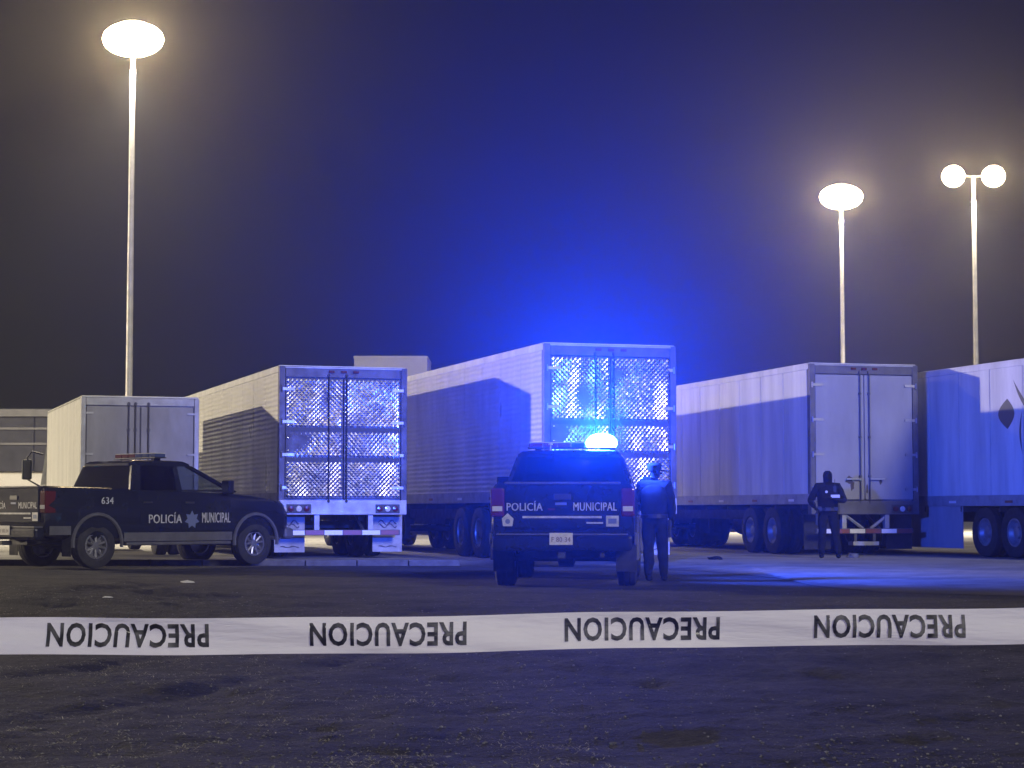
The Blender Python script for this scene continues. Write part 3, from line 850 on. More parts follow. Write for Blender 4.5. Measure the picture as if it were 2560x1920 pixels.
for (ty, duals) in ((2.0, True), (L+1.1, False)):
    MB().tube([(.3, ty, .5), (W-.3, ty, .5)], .07, 10).build('axle', M['chassis'], bt)
    for xx, s_ in ((.16, -1), (W-.16, 1)) + (((.48, -1), (W-.48, 1)) if duals else ()): wheel(bt, (xx, ty, .52), s_, WM_TRUCK)
# cab beyond the box
cab = MB().loft([[(.1, L+.12, .7), (W-.1, L+.12, .7), (W-.1, L+2.35, .7), (.1, L+2.35, .7)],
                 [(.08, L+.12, 1.6), (W-.08, L+.12, 1.6), (W-.08, L+2.4, 1.6), (.08, L+2.4, 1.6)],
                 [(.16, L+.14, 2.55), (W-.16, L+.14, 2.55), (W-.16, L+1.9, 2.55), (.16, L+1.9, 2.55)],
                 [(.26, L+.2, 2.68), (W-.26, L+.2, 2.68), (W-.26, L+1.75, 2.68), (.26, L+1.75, 2.68)]])
cab.build('cab', M['cab_paint'], bt, bevel=.05, seg=3)
for s_ in (-1, 1):
    xx = .08 if s_ < 0 else W - .08
    mr_ = MB().tube([(xx, L+1.8, 2.35), (xx+s_*.28, L+1.75, 2.42), (xx+s_*.40, L+1.72, 2.25), (xx+s_*.36, L+1.72, 1.72), (xx+s_*.05, L+1.8, 1.55)], .022, 8)
    ar = mr_.build('mirror_arm', M['dark_trim'], bt, smooth=True)
    MB().box(xx+s_*.40-.12, xx+s_*.40+.12, L+1.60, L+1.70, 1.72, 2.22).build('mirror_head', M['cab_paint'], ar, bevel=.04, seg=3)

# ------------------------------------------------------------------ police pickups
def pickup(name, label, loc, rz, lit, unit):
    t = empty(name, loc, rz)
    tag(t, label, 'pickup truck', 'police pickups')
    P = M['police_paint']
    # ---- lower body lofted along its length
    st = [  # y, zb, zt, w
        (.20, .66, 1.44, .965), (.24, .60, 1.455, .995), (.60, .52, 1.46, 1.005), (1.25, .50, 1.45, 1.012), (1.95, .48, 1.43, 1.005),
        (2.6, .46, 1.41, 1.0), (3.4, .46, 1.395, 1.0), (4.15, .46, 1.38, 1.0), (4.35, .48, 1.355, 1.0), (4.82, .50, 1.315, 1.005),
        (5.25, .50, 1.26, .985), (5.55, .46, 1.19, .935), (5.68, .48, 1.10, .88), (5.73, .55, .98, .83)]
    rings = []
    for (y, zb, zt, w) in st:
        half = [(w*.78, zb), (w*.95, zb+.05), (w*.985, zb+.16), (w*.995, zb+.34), (w*.985, zb+.40), (w, zb+.52), (w*.995, zt-.20), (w*.975, zt-.08), (w*.94, zt-.02), (w*.86, zt), (w*.4, zt+.012)]
        ring = [(xx, y, zz) for (xx, zz) in half] + [(-xx, y, zz) for (xx, zz) in reversed(half)]
        rings.append(ring)
    body = MB().loft(rings).build('body', P, t, smooth=False)
    cut = MB()
    for yy in (1.25, 4.82):
        for s_ in (-1, 1):
            a, b_ = (.62, 1.2) if s_ > 0 else (-1.2, -.62)
            cut.lathe([(a, .0005), (a, .50), (b_, .50), (b_, .0005)], 'x', (0, yy, .45), 32)
    cu = cut.build('cutter', P)
    bo = body.modifiers.new('b', 'BOOLEAN'); bo.object = cu; bo.operation = 'DIFFERENCE'; bo.solver = 'EXACT'
    bpy.context.view_layer.update()
    me_ = baked(body)
    body.modifiers.clear(); body.data = me_
    me_.polygons.foreach_set('use_smooth', [True] * len(me_.polygons))
    try: me_.set_sharp_from_angle(angle=R(32))
    except Exception: pass
    bpy.data.objects.remove(cu)
    # arches
    for yy in (1.25, 4.82):
        for s_ in (-1, 1):
            arc = [(s_*(1.012), yy + .515*math.cos(a), .45 + .515*math.sin(a)) for a in [R(-8 + k*196/16) for k in range(17)]]
            MB().tube(arc, .035, 6).build('wheel_arch', M['police_step'], t, smooth=True)
            wheel(t, (s_*.86, yy, .405), s_, WM_PICK)
    # ---- cab: pillars, roof, panes
    def sx(z): return .945 - (z - 1.40) / .53 * .185
    zb, zt = 1.39, 1.86
    def side(y0b, y1b, y0t, y1t, s_, off=0.0, z0=zb, z1=zt):
        q = [(s_*(sx(z0)+off), y0b, z0), (s_*(sx(z0)+off), y1b, z0), (s_*(sx(z1)+off), y1t, z1), (s_*(sx(z1)+off), y0t, z1)]
        return q if s_ > 0 else q[::-1]
    for s_ in (-1, 1):
        MB().slab(side(1.97, 2.20, 2.12, 2.30, s_), .06).build('rear_pillar', P, t)
        MB().slab(side(3.02, 3.13, 3.02, 3.12, s_), .06).build('middle_pillar', P, t)
        MB().slab(side(4.28, 4.40, 3.34, 3.46, s_), .06).build('front_pillar', P, t)
        MB().slab(side(2.19, 3.03, 2.29, 3.03, s_, -.015), .006).build('side_window', M['glass_tint'], t)
        MB().slab(side(3.12, 4.29, 3.11, 3.35, s_, -.015), .006).build('side_window', M['glass_clear'], t)
        MB().tube([(s_*(sx(zb)+.004), y_, zb+.006) for y_ in (2.0, 3.0, 4.3)], .012, 6).build('window_trim', M['chrome'] if not lit else M['dark_trim'], t)
    MB().slab([(.88, 1.985, 1.43), (-.88, 1.985, 1.43), (-.725, 2.135, zt), (.725, 2.135, zt)][::-1], .006).build('rear_window', M['glass_tint'], t)
    MB().slab([(-.80, 4.35, zb), (.80, 4.35, zb), (.715, 3.42, zt), (-.715, 3.42, zt)][::-1], .006).build('windshield', M['glass_clear'], t)
    rr = []
    for (z_, ins, y0, y1) in ((1.855, 0, 2.10, 3.48), (1.90, .012, 2.10, 3.46), (1.945, .07, 2.17, 3.36), (1.965, .20, 2.32, 3.18)):
        w_ = .775 - ins
        rr.append([(-w_, y0+.05, z_), (-w_+.06, y0, z_), (w_-.06, y0, z_), (w_, y0+.05, z_), (w_, y1-.05, z_), (w_-.06, y1, z_), (-w_+.06, y1, z_), (-w_, y1-.05, z_)])
    MB().loft(rr).build('roof', P, t, smooth=True)
    # seats
    for (xx, yy) in ((-.40, 3.25), (.40, 3.25), (-.40, 2.45), (.40, 2.45)):
        MB().box(xx-.24, xx+.24, yy-.10, yy+.06, 1.30, 1.62).box(xx-.11, xx+.11, yy-.07, yy+.03, 1.64, 1.80).build('seat', M['seat'], t, bevel=.03)
    B('dashboard', -.78, .78, 3.95, 4.25, 1.33, 1.43, M['seat'], t, bevel=.03)
    # ---- doors with handles
    for s_ in (-1, 1):
        for (y0, y1) in ((2.14, 3.06), (3.08, 4.22)):
            q = [(s_*1.006, y0, .66), (s_*1.006, y1, .66), (s_*1.006, y1, 1.22), (s_*.998, y1, 1.30), (s_*.998, y0, 1.30), (s_*1.006, y0, 1.22)]
            if y0 < 2.5: q[0] = (s_*1.006, y0+.05, .78)
            dr = MB().slab(q if s_ > 0 else q[::-1], .012).build('door', P, t, bevel=.004)
            MB().box(s_*1.02-.012, s_*1.02+.012, y0+.08, y0+.28, 1.16, 1.195).build('door_handle', M['dark_trim'], dr, bevel=.006)
        B('side_step', min(s_*.90, s_*1.03), max(s_*.90, s_*1.03), 1.86, 4.22, .40, .46, M['police_step'], t, bevel=.02)
        B('rocker_panel', min(s_*.985, s_*1.012), max(s_*.985, s_*1.012), 1.82, 4.26, .47, .635, M['police_step'], t, bevel=.008)
        B('bed_lower_trim', min(s_*.985, s_*1.012), max(s_*.985, s_*1.012), .26, .70, .60, .76, M['police_step'], t, bevel=.008)
        m1 = MB().box(min(s_*.97, s_*1.02), max(s_*.97, s_*1.02), 4.02, 4.08, 1.36, 1.42)
        m1.box(min(s_*1.02, s_*1.24), max(s_*1.02, s_*1.24), 3.98, 4.12, 1.34, 1.60)
        m1.build('side_mirror', P, t, bevel=.03, seg=3)
        # lamps
        MB().box(min(s_*.80, s_*.995), max(s_*.80, s_*.995), .175, .40, .98, 1.38).build('tail_light', M['tail_red'], t, bevel=.03, seg=3)
        MB().box(min(s_*.83, s_*.97), max(s_*.83, s_*.97), .168, .18, 1.06, 1.13).build('reverse_light', M['lens_clear'], t, bevel=.004)
        MB().box(min(s_*.58, s_*.86), max(s_*.58, s_*.86), 5.60, 5.71, .95, 1.10).build('headlight', M['lens_clear'], t, bevel=.03)
    B('grille', -.52, .52, 5.66, 5.765, .72, 1.10, M['dark_trim'], t, bevel=.03)
    B('front_bumper', -.92, .92, 5.60, 5.84, .48, .70, M['police_step'], t, bevel=.06)
    for s_ in (-1, 1): MB().tube([(s_*.45, 5.80, .46), (s_*.45, 5.92, .60), (s_*.45, 5.92, 1.12), (s_*.38, 5.86, 1.22)], .032, 8).build('bull_bar', M['dark_trim'], t, smooth=True)
    # ---- tail end
    tg = B('tailgate', -.785, .785, .165, .22, .82, 1.43, P, t, bevel=.015)
    B('tailgate_cap', -.80, .80, .15, .26, 1.432, 1.465, M['police_step'], tg, bevel=.012)
    B('tailgate_handle', -.12, .12, .150, .1645, 1.22, 1.30, M['dark_trim'], tg, bevel=.006)
    B('tailgate_strip', -.55, .54, .158, .1645, .965, .995, M['decal'], tg)
    B('tailgate_strip', .33, .56, .158, .1645, .890, .912, M['decal'], tg)
    bp_ = B('rear_bumper', -.96, .96, .0, .20, .52, .735, M['police_paint'], t, bevel=.05)
    B('bumper_step', -.90, .90, .01, .19, .7355, .755, M['police_step'], bp_)
    pl = B('licence_plate', -.17, .15, -.014, -.004, .60, .765, M['plate'], t, bevel=.004)
    lettering('plate_number', 'F 80 34', M['plate_ink'], pl, (-.01, -.0165, .675), (1, 0, 0), (0, 0, 1), .07, .26, .02)
    B('hitch', -.05, .05, -.10, .1, .42, .50, M['chassis'], t)
    B('spare_wheel_well', -.42, .42, .55, 1.0, .40, .58, M['chassis'], t, bevel=.05)
    MB().tube([(-.8, 1.25, .405), (.8, 1.25, .405)], .06, 10).lathe([(-.14, .02), (-.1, .14), (.1, .14), (.14, .02)], 'x', (0, 1.25, .405), 14).build('axle', M['chassis'], t)
    MB().tube([(-.8, 4.82, .405), (.8, 4.82, .405)], .05, 8).build('axle', M['chassis'], t)
    B('underbody', -.55, .55, .5, 5.4, .42, .56, M['chassis'], t)
    MB().tube([(.55, .08, .46), (.55, 1.0, .50)], .035, 8).build('exhaust', M['chassis'], t)
    for s_ in (-1, 1):
        B('splash_flap', s_*.86-.14, s_*.86+.14, .70, .71, .22, .62, M['rubber'], t)
    # ---- writing
    D = M['decal']
    lettering('lettering', 'POLICÍA', D, tg, (-.52, .1625, 1.135), (1, 0, 0), (0, 0, 1), .135, .50)
    lettering('lettering', 'MUNICIPAL', D, tg, (.45, .1625, 1.125), (1, 0, 0), (0, 0, 1), .115, .60)
    # small crest and stickers on the tailgate
    pen = [(-.755 + .085*math.cos(R(a)), .1625, .925 + .11*math.sin(R(a))) for a in (90, 18, -40, -140, 162)]
    MB().slab(pen[::-1], .002).build('badge', D, tg)
    MB().lathe([(-.002, .035), (-.003, .001)], 'y', (-.755, .1625, .92), 12).build('badge_centre', M['decal_blue'], tg)
    B('sticker', .60, .775, .1605, .1645, .85, 1.0, D, tg)
    B('sticker_print', .63, .745, .1585, .1603, .89, .96, M['decal_blue'], tg)
    B('crest_stripe', -.10, .06, .1605, .1645, 1.145, 1.18, M['decal_blue'], tg)
    B('crest_stripe', -.20, -.10, .1605, .1645, 1.075, 1.10, M['tail_red'], tg)
    for s_ in (-1, 1):
        rv = (0, s_, 0)
        xo = s_ * 1.0095
        lettering('lettering', 'POLICÍA', D, t, (xo, 2.72, .90), rv, (0, 0, 1), .20, .74)
        lettering('lettering', 'MUNICIPAL', D, t, (xo, 3.88 if s_ > 0 else 3.86, .90), rv, (0, 0, 1), .19, .66)
        if unit: lettering('unit_number', unit, D, t, (s_*1.014, 1.45, 1.21), rv, (0, 0, 1), .12, .26)
        star = []
        for k in range(14):
            rr_ = .17 if k % 2 == 0 else .105
            star.append((xo, 3.32 + s_*rr_*math.sin(2*math.pi*k/14), .86 + rr_*math.cos(2*math.pi*k/14)))
        MB().slab(star[::-1] if s_ > 0 else star, .002).build('door_badge', M['decal_blue'], t)
    # ---- roof light bar
    lb = B('light_bar', -.66, .66, 2.72, 2.98, 2.0, 2.02, M['dark_trim'], t, bevel=.006)
    for s_ in (-.5, .5): B('light_bar_foot', s_-.05, s_+.05, 2.78, 2.92, 1.955, 1.999, M['dark_trim'], lb)
    B('light_bar_cap', -.64, .64 if not lit else .20, 2.735, 2.965, 2.085, 2.10, M['bar_top'], lb, bevel=.006)
    for k in range(6):
        x0 = -.645 + k * .215
        on = False
        if lit and k >= 4: continue
        m_ = M['bluelight'] if on else (M['blue_lens_off'] if k >= 3 else M['red_lens_off'])
        MB().box(x0+.004, x0+.211, 2.73, 2.97, 2.021, 2.084).build('light_module', m_, lb, bevel=.012)
    if lit:
        prof = [(-.065, .17), (-.02, .185), (.04, .18), (.10, .14), (.135, .07), (.145, .001)]
        dm_ = MB().lathe(prof, 'z', (0, 0, 0), 20)
        dm_.v = [(x_*1.28 + .45, y_*.75 + 2.85, z_ + 2.09) for (x_, y_, z_) in dm_.v]
        dm_.build('glare_dome', M['bluelight'], lb, smooth=True)  # added glowing dome, shaped to the glare of the light bar
        MB().tube([(-.30, 2.5, 1.97), (-.30, 2.5, 2.05)], .012, 6).lathe([(2.05-2.0, .035), (.075, .03), (.085, .001)], 'z', (-.30, 2.5, 2.0), 10).build('roof_beacon', M['lens_clear'], t)
        sp = bpy.data.lights.new('light_bar_beam', 'SPOT')
        sp.energy = BLUE_BEAM_W; sp.color = (0.002, 0.045, 1.0); sp.spot_size = R(130); sp.spot_blend = 1.0; sp.shadow_soft_size = .12
        so = bpy.data.objects.new('light_bar_beam', sp); col.objects.link(so); so.parent = t
        so.location = (.36, 2.66, 2.15); so.rotation_euler = (R(143), 0, R(180))
        pt = bpy.data.lights.new('light_bar_spill', 'SPOT'); pt.spot_size = R(180); pt.spot_blend = 0.35
        pt.energy = BLUE_SPILL_W; pt.color = (0.03, 0.09, 1.0); pt.shadow_soft_size = .13
        po = bpy.data.objects.new('light_bar_spill', pt); col.objects.link(po); po.parent = t
        po.location = (.50, 3.06, 2.20); po.rotation_euler = (R(84), 0, R(-40))
    return t
pickup('police_pickup', 'dark police pickup seen from behind with flashing blue roof light', (.68, 27.4, 0.0), R(-4.5), True, None)
pickup('police_pickup', 'dark police pickup parked sideways at the left with its lights off', (-8.98, 35.54, 0.035), R(-44.3), False, '634')

# ------------------------------------------------------------------ people
def skinned(name, chains, parent=None, sub=2):
    """chains: list of dict(points=[(x,y,z,r)...]); the first chain is the root; later chains may begin at an index of an earlier vertex"""
    verts, rad, edges = [], [], []
    for ch in chains:
        prev = ch.get('at')
        for (x, y, z, r) in ch['p']:
            verts.append((x, y, z)); rad.append(r)
            if prev is not None: edges.append((prev, len(verts)-1))
            prev = len(verts)-1
    me_ = bpy.data.meshes.new(name); me_.from_pydata(verts, edges, [])
    o = bpy.data.objects.new(name, me_); col.objects.link(o)
    sk = o.modifiers.new('skin', 'SKIN'); sk.use_smooth_shade = True
    sm = o.modifiers.new('sub', 'SUBSURF'); sm.levels = sub; sm.render_levels = sub
    for i, sv in enumerate(me_.skin_vertices[0].data):
        r = rad[i]
        sv.radius = (r, r) if not isinstance(r, tuple) else r
        sv.use_root = (i == 0)
    bpy.context.view_layer.update()
    out = baked(o)
    bpy.data.objects.remove(o)
    return out

def lerp(a, b, t): return tuple(a[i] + (b[i]-a[i])*t for i in range(3))
def person(label, loc, rz, hands, elbows, feet, head_turn=0.0, lean=0.0, headwear='cap', extras=None):
    """x right, y facing direction; hands / elbows / feet given as (left, right) points; 1.76 m tall"""
    t = empty('person', loc, rz)
    tag(t, label, 'person')
    sh = [(-.20, lean*.9, 1.45), (.20, lean*.9, 1.45)]
    hip = [(-.095, 0, .93), (.095, 0, .93)]
    chains = [dict(p=[(0, 0, .97, (.18, .145)), (0, lean*.4, 1.12, (.18, .140)), (0, lean*.8, 1.30, (.205, .150)), (0, lean*.95, 1.43, (.14, .11)), (0, lean*1.0, 1.50, .062), (0, lean*1.05, 1.56, .060)])]
    nv = 6
    arm_ends = []
    for i in (0, 1):
        e, h = elbows[i], hands[i]
        a = 3
        seq = [(*sh[i], .100), (*lerp(sh[i], e, .5), .082), (*e, .072), (*lerp(e, h, .5), .064), (*h, .042)]
        chains.append(dict(at=a, p=seq)); nv += len(seq)
        arm_ends.append(nv-1)
    for i in (0, 1):
        f = feet[i]
        kn = lerp(hip[i], (f[0], f[1], .09), .5); kn = (kn[0], kn[1] + .03, kn[2])
        seq = [(*hip[i], .125), (*lerp(hip[i], kn, .5), .115), (*kn, .092), (*lerp(kn, (f[0], f[1], .09), .45), .088), (f[0], f[1], .12, .070), (f[0], f[1]-.03, .055, .048)]
        chains.append(dict(at=0, p=seq)); nv += len(seq)
    # head: skull, jaw
    hy = lean*1.08
    ct, stn = math.cos(head_turn), math.sin(head_turn)
    def hd(x, y, z): return (x*ct - y*stn, hy + x*stn + y*ct, z)
    chains.append(dict(at=5, p=[(*hd(0, .012, 1.61), (.070, .078)), (*hd(0, .004, 1.67), (.078, .092)), (*hd(0, -.006, 1.725), (.060, .072))]))
    body = skinned('body', chains)
    bm = bmesh.new(); bm.from_mesh(body)
    # boots' soles, nose, ears, fingers go into the same mesh
    def ball(c, r, s=(1, 1, 1), seg=8):
        mm = Matrix.Translation(c) @ Matrix.Diagonal((*[r*k for k in s], 1))
        bmesh.ops.create_uvsphere(bm, u_segments=seg, v_segments=6, radius=1, matrix=mm)
    ball(hd(0, .030, 1.632), 1, (.066, .080, .085), 12); ball(hd(0, .112, 1.635), .016, (.8, 1, 1.3)); ball(hd(.082, 0, 1.64), .022, (.4, .8, 1.2)); ball(hd(-.082, 0, 1.64), .022, (.4, .8, 1.2))
    for i in (0, 1):
        f = feet[i]
        ball((f[0], f[1]+.07, .045), 1, (.052, .135, .046), 12)
    bm.to_mesh(body); bm.free()
    # hands: palm and five bent fingers each
    hm = []
    for i in (0, 1):
        e, h = Vector(elbows[i]), Vector(hands[i])
        d = (h - e).normalized()
        s_ = Vector((0, 0, 1)).cross(d)
        s_ = s_.normalized() if s_.length > .1 else Vector((1, 0, 0))
        u = d.cross(s_).normalized()
        ch = [dict(p=[(*(h - d*.01), .026), (*(h + d*.045), (.036, .020)), (*(h + d*.08), (.036, .017))])]
        for k, ln in enumerate((.068, .078, .072, .055)):
            o_ = s_ * (-.028 + .019*k)
            q = h + d*.085 + o_
            ch.append(dict(at=2, p=[(*q, .0095), (*(q + d*ln*.45 - u*.008), .009), (*(q + d*ln*.72 - u*.032), .008), (*(q + d*ln*.80 - u*.050), .007)]))
        q = h + d*.03 + s_*(.036 if i == 0 else -.036)
        ch.append(dict(at=1, p=[(*q, .012), (*(q + d*.03 + s_*(.016 if i == 0 else -.016)), .0105), (*(q + d*.055 - u*.01), .009)]))
        hm.append(skinned('hand', ch, sub=1))
    bm = bmesh.new(); bm.from_mesh(body)
    nb = len(bm.faces)
    for h_ in hm: bm.from_mesh(h_)
    bm.faces.ensure_lookup_table()
    for k, f in enumerate(bm.faces):
        c = f.calc_center_median()
        f.smooth = True
        if k >= nb: f.material_index = 1
        elif c.z > 1.545: f.material_index = 1
        elif c.z < .16: f.material_index = 2
        else: f.material_index = 0
    bm.to_mesh(body); bm.free()
    for v in body.vertices:
        if .2 < v.co.z < 1.5:
            q = v.co * 9.0 + Vector((loc[0], 0, 0))
            v.co += Vector((noise.noise(q), noise.noise(q + Vector((7, 0, 0))), 0)) * .016
    body.materials.clear()
    for m_ in (M['uniform'], M['skin'], M['boot']): body.materials.append(m_)
    link('body', body, t)
    # tactical vest, belt
    v = []
    for (z_, wx, wy, yc) in ((1.02, .205, .178, lean*.3), (1.12, .21, .182, lean*.5), (1.28, .225, .19, lean*.8), (1.40, .20, .165, lean*.92), (1.46, .130, .12, lean)):
        v.append([(wx*math.copysign(abs(math.cos(a))**.7, math.cos(a)), yc + wy*math.copysign(abs(math.sin(a))**.7, math.sin(a)), z_) for a in [2*math.pi*k/20 for k in range(20)]])
    MB().loft(v).build('vest', M['vest'], t, smooth=True)
    MB().lathe([(-.03, .208), (.03, .208)], 'z', (0, 0, .985), 20).build('belt', M['boot'], t)
    for (px_, py_, w_, h_) in ((.17, .13, .05, .10), (-.16, .14, .05, .09), (.0, .20, .06, .08)):
        MB().box(px_-w_, px_+w_, py_-.02, py_+.03, .95, .95+h_).build('belt_pouch', M['boot'], t, bevel=.01)
    MB().box(.20, .255, -.05, .06, .66, .93).build('holster', M['boot'], t, bevel=.012)
    MB().box(-.17, -.11, lean+.10, lean+.16, 1.34, 1.46).tube([(-.14, lean+.12, 1.45), (-.14, lean+.11, 1.60)], .006, 6).build('radio', M['boot'], t)
    if headwear == 'cap':
        mb = MB()
        mb.lathe([(1.675, .100), (1.72, .112), (1.755, .118), (1.785, .09), (1.80, .001)], 'z', (0, hy-.004, 0), 20)
        br = [hd(.10*math.cos(a), .075 + .13*math.sin(a), 1.69 - .02*math.sin(a)) for a in [math.pi*k/8 for k in range(9)]]
        mb.slab(br + [hd(-.08, .05, 1.69), hd(.08, .05, 1.69)], .010)
        mb.build('cap', M['vest'], t, smooth=True)
    else:
        # balaclava / hood open at the face
        rings = []
        for (z_, rx_, ry_, yc) in ((1.47, .115, .115, .0), (1.54, .090, .092, .005), (1.61, .092, .098, -.004), (1.68, .096, .108, -.006), (1.735, .084, .094, -.008), (1.775, .045, .05, -.008)):
            n_ = 18
            rr_ = []
            for k in range(n_):
                a = math.pi/2 + R(50) + (2*math.pi - R(100)) * k/(n_-1)
                if z_ < 1.50 or z_ > 1.72: a = math.pi/2 + 2*math.pi*k/(n_-1)
                rr_.append(hd(rx_*math.cos(a), yc + ry_*math.sin(a), z_))
            rings.append(rr_)
        mb = MB()
        n_ = 18
        vs_ = [p for r_ in rings for p in r_]
        mb.add(vs_, [(i*n_+k, i*n_+k+1, (i+1)*n_+k+1, (i+1)*n_+k) for i in range(len(rings)-1) for k in range(n_-1)])
        mb.add(rings[-1], [tuple(range(n_))])
        mb.build('hood', M['vest'], t, smooth=True)
    if extras: extras(t)
    return t

# officer at the right side of the lit pickup, seen from behind
person('officer in dark uniform and peaked cap standing beside the pickup with the blue light', (2.17, 30.5, 0.0), R(-12),
       hands=[(-.17, .24, 1.08), (.25, .10, .84)], elbows=[(-.26, -.02, 1.16), (.27, -.05, 1.14)], feet=[(-.10, .0, 0), (.13, .05, 0)], head_turn=R(-62), headwear='cap')
# officer in front of the plain trailer, facing the camera, arm across the chest
def officer_extras(t):
    MB().lathe([(0, .028), (.008, .022), (.010, .001)], 'y', (.03, .19, 1.345), 10).build('chest_badge', M['badge'], t)
    MB().box(-.235, -.055, .265, .285, 1.225, 1.285).build('paper_slip', M['paper'], t)
    MB().lathe([(-.004, .035), (.004, .030)], 'x', (.285, .0, 1.36), 10).build('arm_patch', M['badge'], t)
person('officer in hooded dark uniform standing before the pale double-doored trailer, arm across chest', (6.45, 40.9, Z), R(172),
       hands=[(-.06, .27, 1.22), (.25, .14, 1.02)], elbows=[(-.34, .08, 1.16), (.36, -.06, 1.16)], feet=[(-.20, .12, 0), (.14, .02, 0)], head_turn=R(12), headwear='hood', extras=officer_extras)

# ------------------------------------------------------------------ caution tape
TY = 4.2
def tape_c(x):
    """centre line of the tape: a light sag and a slight sway"""
    return Vector((x, TY + .05*math.sin(x*1.1+.4) + .015*math.sin(x*3.7), 0.823 + .0098*x + .0035*x*x + .0015*math.sin(x*5.1) + .0012*math.sin(x*11)))
TH = .076
n = 320
tv, tf = [], []
for i in range(n+1):
    xx = -3.2 + 6.4*i/n
    c = tape_c(xx)
    for j in range(5):
        v_ = (j/4 - .5)
        tv.append((c.x, c.y + .006*math.sin(xx*6 + v_*5) + .005*noise.noise(Vector((xx*2.6, v_*1.8, 1))) + .0016*math.sin(xx*23+v_*9) , c.z + v_*TH))
tf = [(i*5+j, (i+1)*5+j, (i+1)*5+j+1, i*5+j+1) for i in range(n) for j in range(4)]
me = bpy.data.meshes.new('caution_tape'); me.from_pydata(tv, [], tf)
me.polygons.foreach_set('use_smooth', [True]*len(me.polygons)); me.materials.append(M['tape'])
tape = link('caution_tape', me)
tag(tape, 'white plastic caution tape with upside-down black lettering stretched across the foreground', 'caution tape')
def tape_word(xc, width):
    mt = text_mesh('PRECAUCION', 1.0, .028, 1.10)
    bm = bmesh.new(); bm.from_mesh(mt)
    bmesh.ops.triangulate(bm, faces=bm.faces)
    bmesh.ops.subdivide_edges(bm, edges=[e for e in bm.edges if e.calc_length() > .25], cuts=1)
    bm.to_mesh(mt); bm.free()
    xs_ = [v.co.x for v in mt.vertices]; ys_ = [v.co.y for v in mt.vertices]
    cx, cyy = (max(xs_)+min(xs_))/2, (max(ys_)+min(ys_))/2
    kx, ky = width/(max(xs_)-min(xs_)), .0495/(max(ys_)-min(ys_))
    for v in mt.vertices:
        xx = xc - (v.co.x-cx)*kx          # the tape hangs turned by half a turn
        zz = -(v.co.y-cyy)*ky + .002
        c = tape_c(xx); v_ = zz/TH
        v.co = (c.x, c.y + .006*math.sin(xx*6 + v_*5) + .005*noise.noise(Vector((xx*2.6, v_*1.8, 1))) + .0016*math.sin(xx*23+v_*9) - .0022, c.z + zz)
    mt.materials.clear(); mt.materials.append(M['tape_ink'])
    link('lettering', mt, tape)
for px0, px1 in ((-508, -100), (130, 531), (780, 1167), (1412, 1803), (2040, 2418), (2660, 3040)):
    tape_word(((px0+px1)/2 - 1280) / 5000 * TY, (px1-px0) / 5000 * TY)

# ------------------------------------------------------------------ loose stones, dry grass, litter
def pebble_field(count, seed):
    rnd = random.Random(seed)
    base = []
    for (a, b_) in [(0, 1)]: pass
    mb = MB()
    ico = [(0,0,1), (.89,0,.45), (.28,.85,.45), (-.72,.53,.45), (-.72,-.53,.45), (.28,-.85,.45), (.6,.6,-.3), (-.6,.4,-.3), (-.3,-.7,-.3)]
    fac = [(0,1,2),(0,2,3),(0,3,4),(0,4,5),(0,5,1),(1,6,2),(2,6,7),(2,7,3),(3,7,4),(4,7,8),(4,8,5),(5,8,1),(1,8,6)]
    for _ in range(count):
        y = 7.4 + 20 * rnd.random() ** 2.2
        x = rnd.uniform(-.30, .30) * y
        d = noise.noise(Vector((x*.7, y*.5, 2)))
        if rnd.random() > .45 + .9*d + (.35 if x < 0 else 0): continue
        r = .0024 + .0085 * rnd.random() ** 5
        a = rnd.uniform(0, 6.28); ca, sa = math.cos(a), math.sin(a)
        sx_, sy_, sz_ = r*rnd.uniform(.7, 1.5), r*rnd.uniform(.6, 1.2), r*rnd.uniform(.4, .9)
        z0 = dirt_z(x, y) + sz_*.15
        mb.add([(x + (p[0]*ca*sx_ - p[1]*sa*sy_), y + (p[0]*sa*sx_ + p[1]*ca*sy_), z0 + p[2]*sz_) for p in ico], fac)
    return mb
tag(pebble_field(36000, 3).build('gravel', M['pebble']), 'small loose stones scattered over the dirt in the foreground', 'gravel', kind='stuff')

def grass_field(count, seed):
    rnd = random.Random(seed)
    mb = MB()
    for _ in range(count):
        y = 7.6 + 16 * rnd.random() ** 2
        x = rnd.uniform(-.28, .05) * y
        if y > 13: x = rnd.uniform(-.28, -.12) * y
        d = noise.noise(Vector((x*1.3 + 7, y*.9, 5))) + .5*noise.noise(Vector((x*5, y*4, 8)))
        if d < -.05: continue
        for q in range(rnd.randint(1, 3)):
            bx, by = x + rnd.uniform(-.03, .03), y + rnd.uniform(-.03, .03)
            a = rnd.uniform(0, 6.28); l = rnd.uniform(.012, .05); h = l * rnd.uniform(.05, .35)
            w = rnd.uniform(.001, .0028)
            dx, dy = math.cos(a), math.sin(a)
            z0 = dirt_z(bx, by)
            mb.add([(bx - dy*w, by + dx*w, z0), (bx + dy*w, by - dx*w, z0), (bx + dx*l*.5 + dy*w*.8, by + dy*l*.5 - dx*w*.8, z0 + h*.8), (bx + dx*l*.5 - dy*w*.8, by + dy*l*.5 + dx*w*.8, z0 + h*.8), (bx + dx*l, by + dy*l, z0 + h*.7)],
                   [(0, 1, 2, 3), (3, 2, 4)])
    return mb
gm = grass_field(9000, 5).mesh('dry_grass', recalc=False); gm.materials.append(M['dry_grass'])
tag(link('dry_grass', gm), 'short dry grass and straw lying in patches on the dirt at lower left', 'grass', kind='stuff')

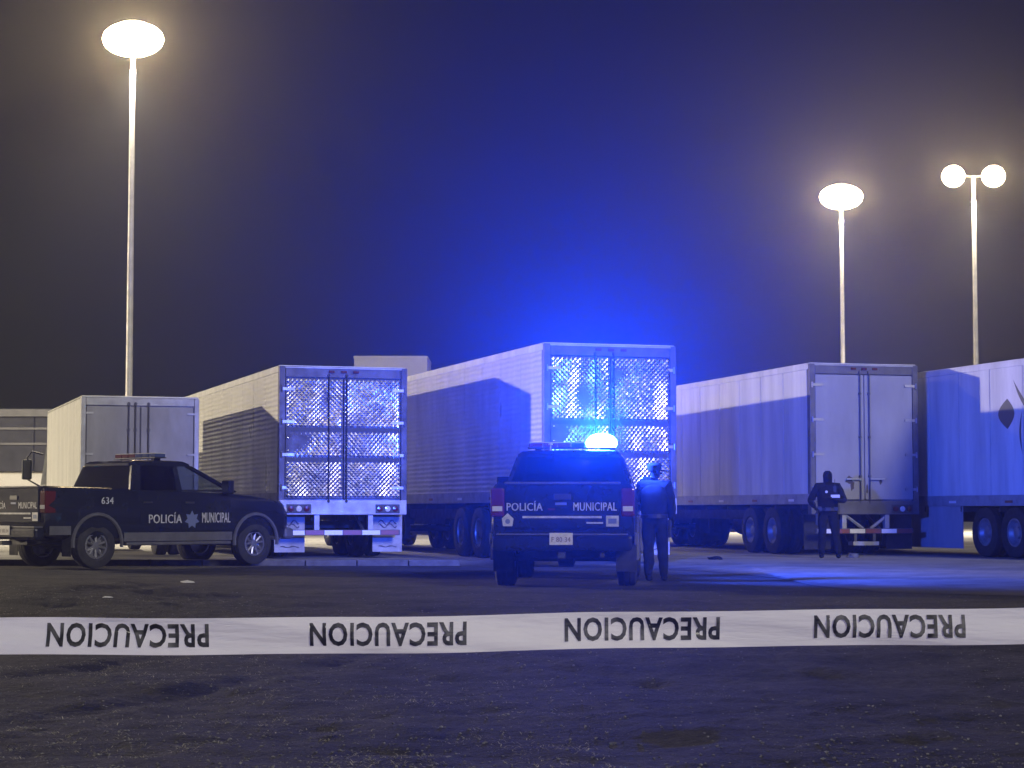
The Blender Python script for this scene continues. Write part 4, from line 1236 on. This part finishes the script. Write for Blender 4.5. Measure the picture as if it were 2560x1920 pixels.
def lump(name, label, cat, x, y, r, flat, m, seed):
    rnd = random.Random(seed)
    bm = bmesh.new(); bmesh.ops.create_icosphere(bm, subdivisions=2, radius=1)
    for v in bm.verts:
        k = 1 + .45*noise.noise(v.co*1.7 + Vector((seed, 0, 0)))
        v.co = Vector((v.co.x*r*1.3*k, v.co.y*r*k, max(-.2, v.co.z)*r*flat*k))
    me_ = bpy.data.meshes.new(name); bm.to_mesh(me_); bm.free(); me_.materials.append(m)
    o = link(name, me_); z0 = dirt_z(x, y) if y < 34 else (LOT_Z if (y > 39.3 or x > 5.5) else 0)
    o.location = (x, y, z0 + r*flat*.15)
    tag(o, label, cat)
lump('paper_scrap', 'small pale scrap of paper on the dirt below the parked pickup', 'litter', -4.85, 30.0, .085, .35, M['paper'], 1)
lump('paper_scrap', 'tiny pale scrap of paper on the dirt nearer the tape at left', 'litter', -4.55, 22.6, .045, .35, M['paper'], 2)
lump('dark_rag', 'dark crumpled rag on the ground left of the standing officer', 'litter', 4.0, 39.6, .13, .45, M['vest'], 3)
lump('dark_rag', 'small dark lump lying by the rear of the tallest trailer', 'litter', 3.0, 38.9, .09, .6, M['chassis'], 4)
lump('pale_stone', 'pale round stone by the feet of the hooded officer', 'stone', 7.0, 41.2, .10, .9, M['kerb'], 5)
lump('pale_stone', 'pale stone alone on the dirt low at the centre right', 'stone', .47, 9.4, .018, .6, M['kerb'], 6)

# ------------------------------------------------------------------ haze: added air volume whose glow imitates lens flare
hb = MB().box(-330, 330, -70, 430, -1.0, 17.2).mesh('haze')
hmat = bpy.data.materials.new('haze'); hmat.use_nodes = True
nt = hmat.node_tree
for nd in list(nt.nodes):
    if nd.type != 'OUTPUT_MATERIAL': nt.nodes.remove(nd)
pv = nt.nodes.new('ShaderNodeVolumePrincipled')
pv.inputs['Color'].default_value = (0.92, 0.94, 1.0, 1)
pv.inputs['Density'].default_value = HAZE_DENSITY
pv.inputs['Anisotropy'].default_value = HAZE_G
nt.links.new(pv.outputs[0], nt.nodes['Material Output'].inputs['Volume'])
hb.materials.append(hmat)
tag(link('haze', hb), kind='stuff')
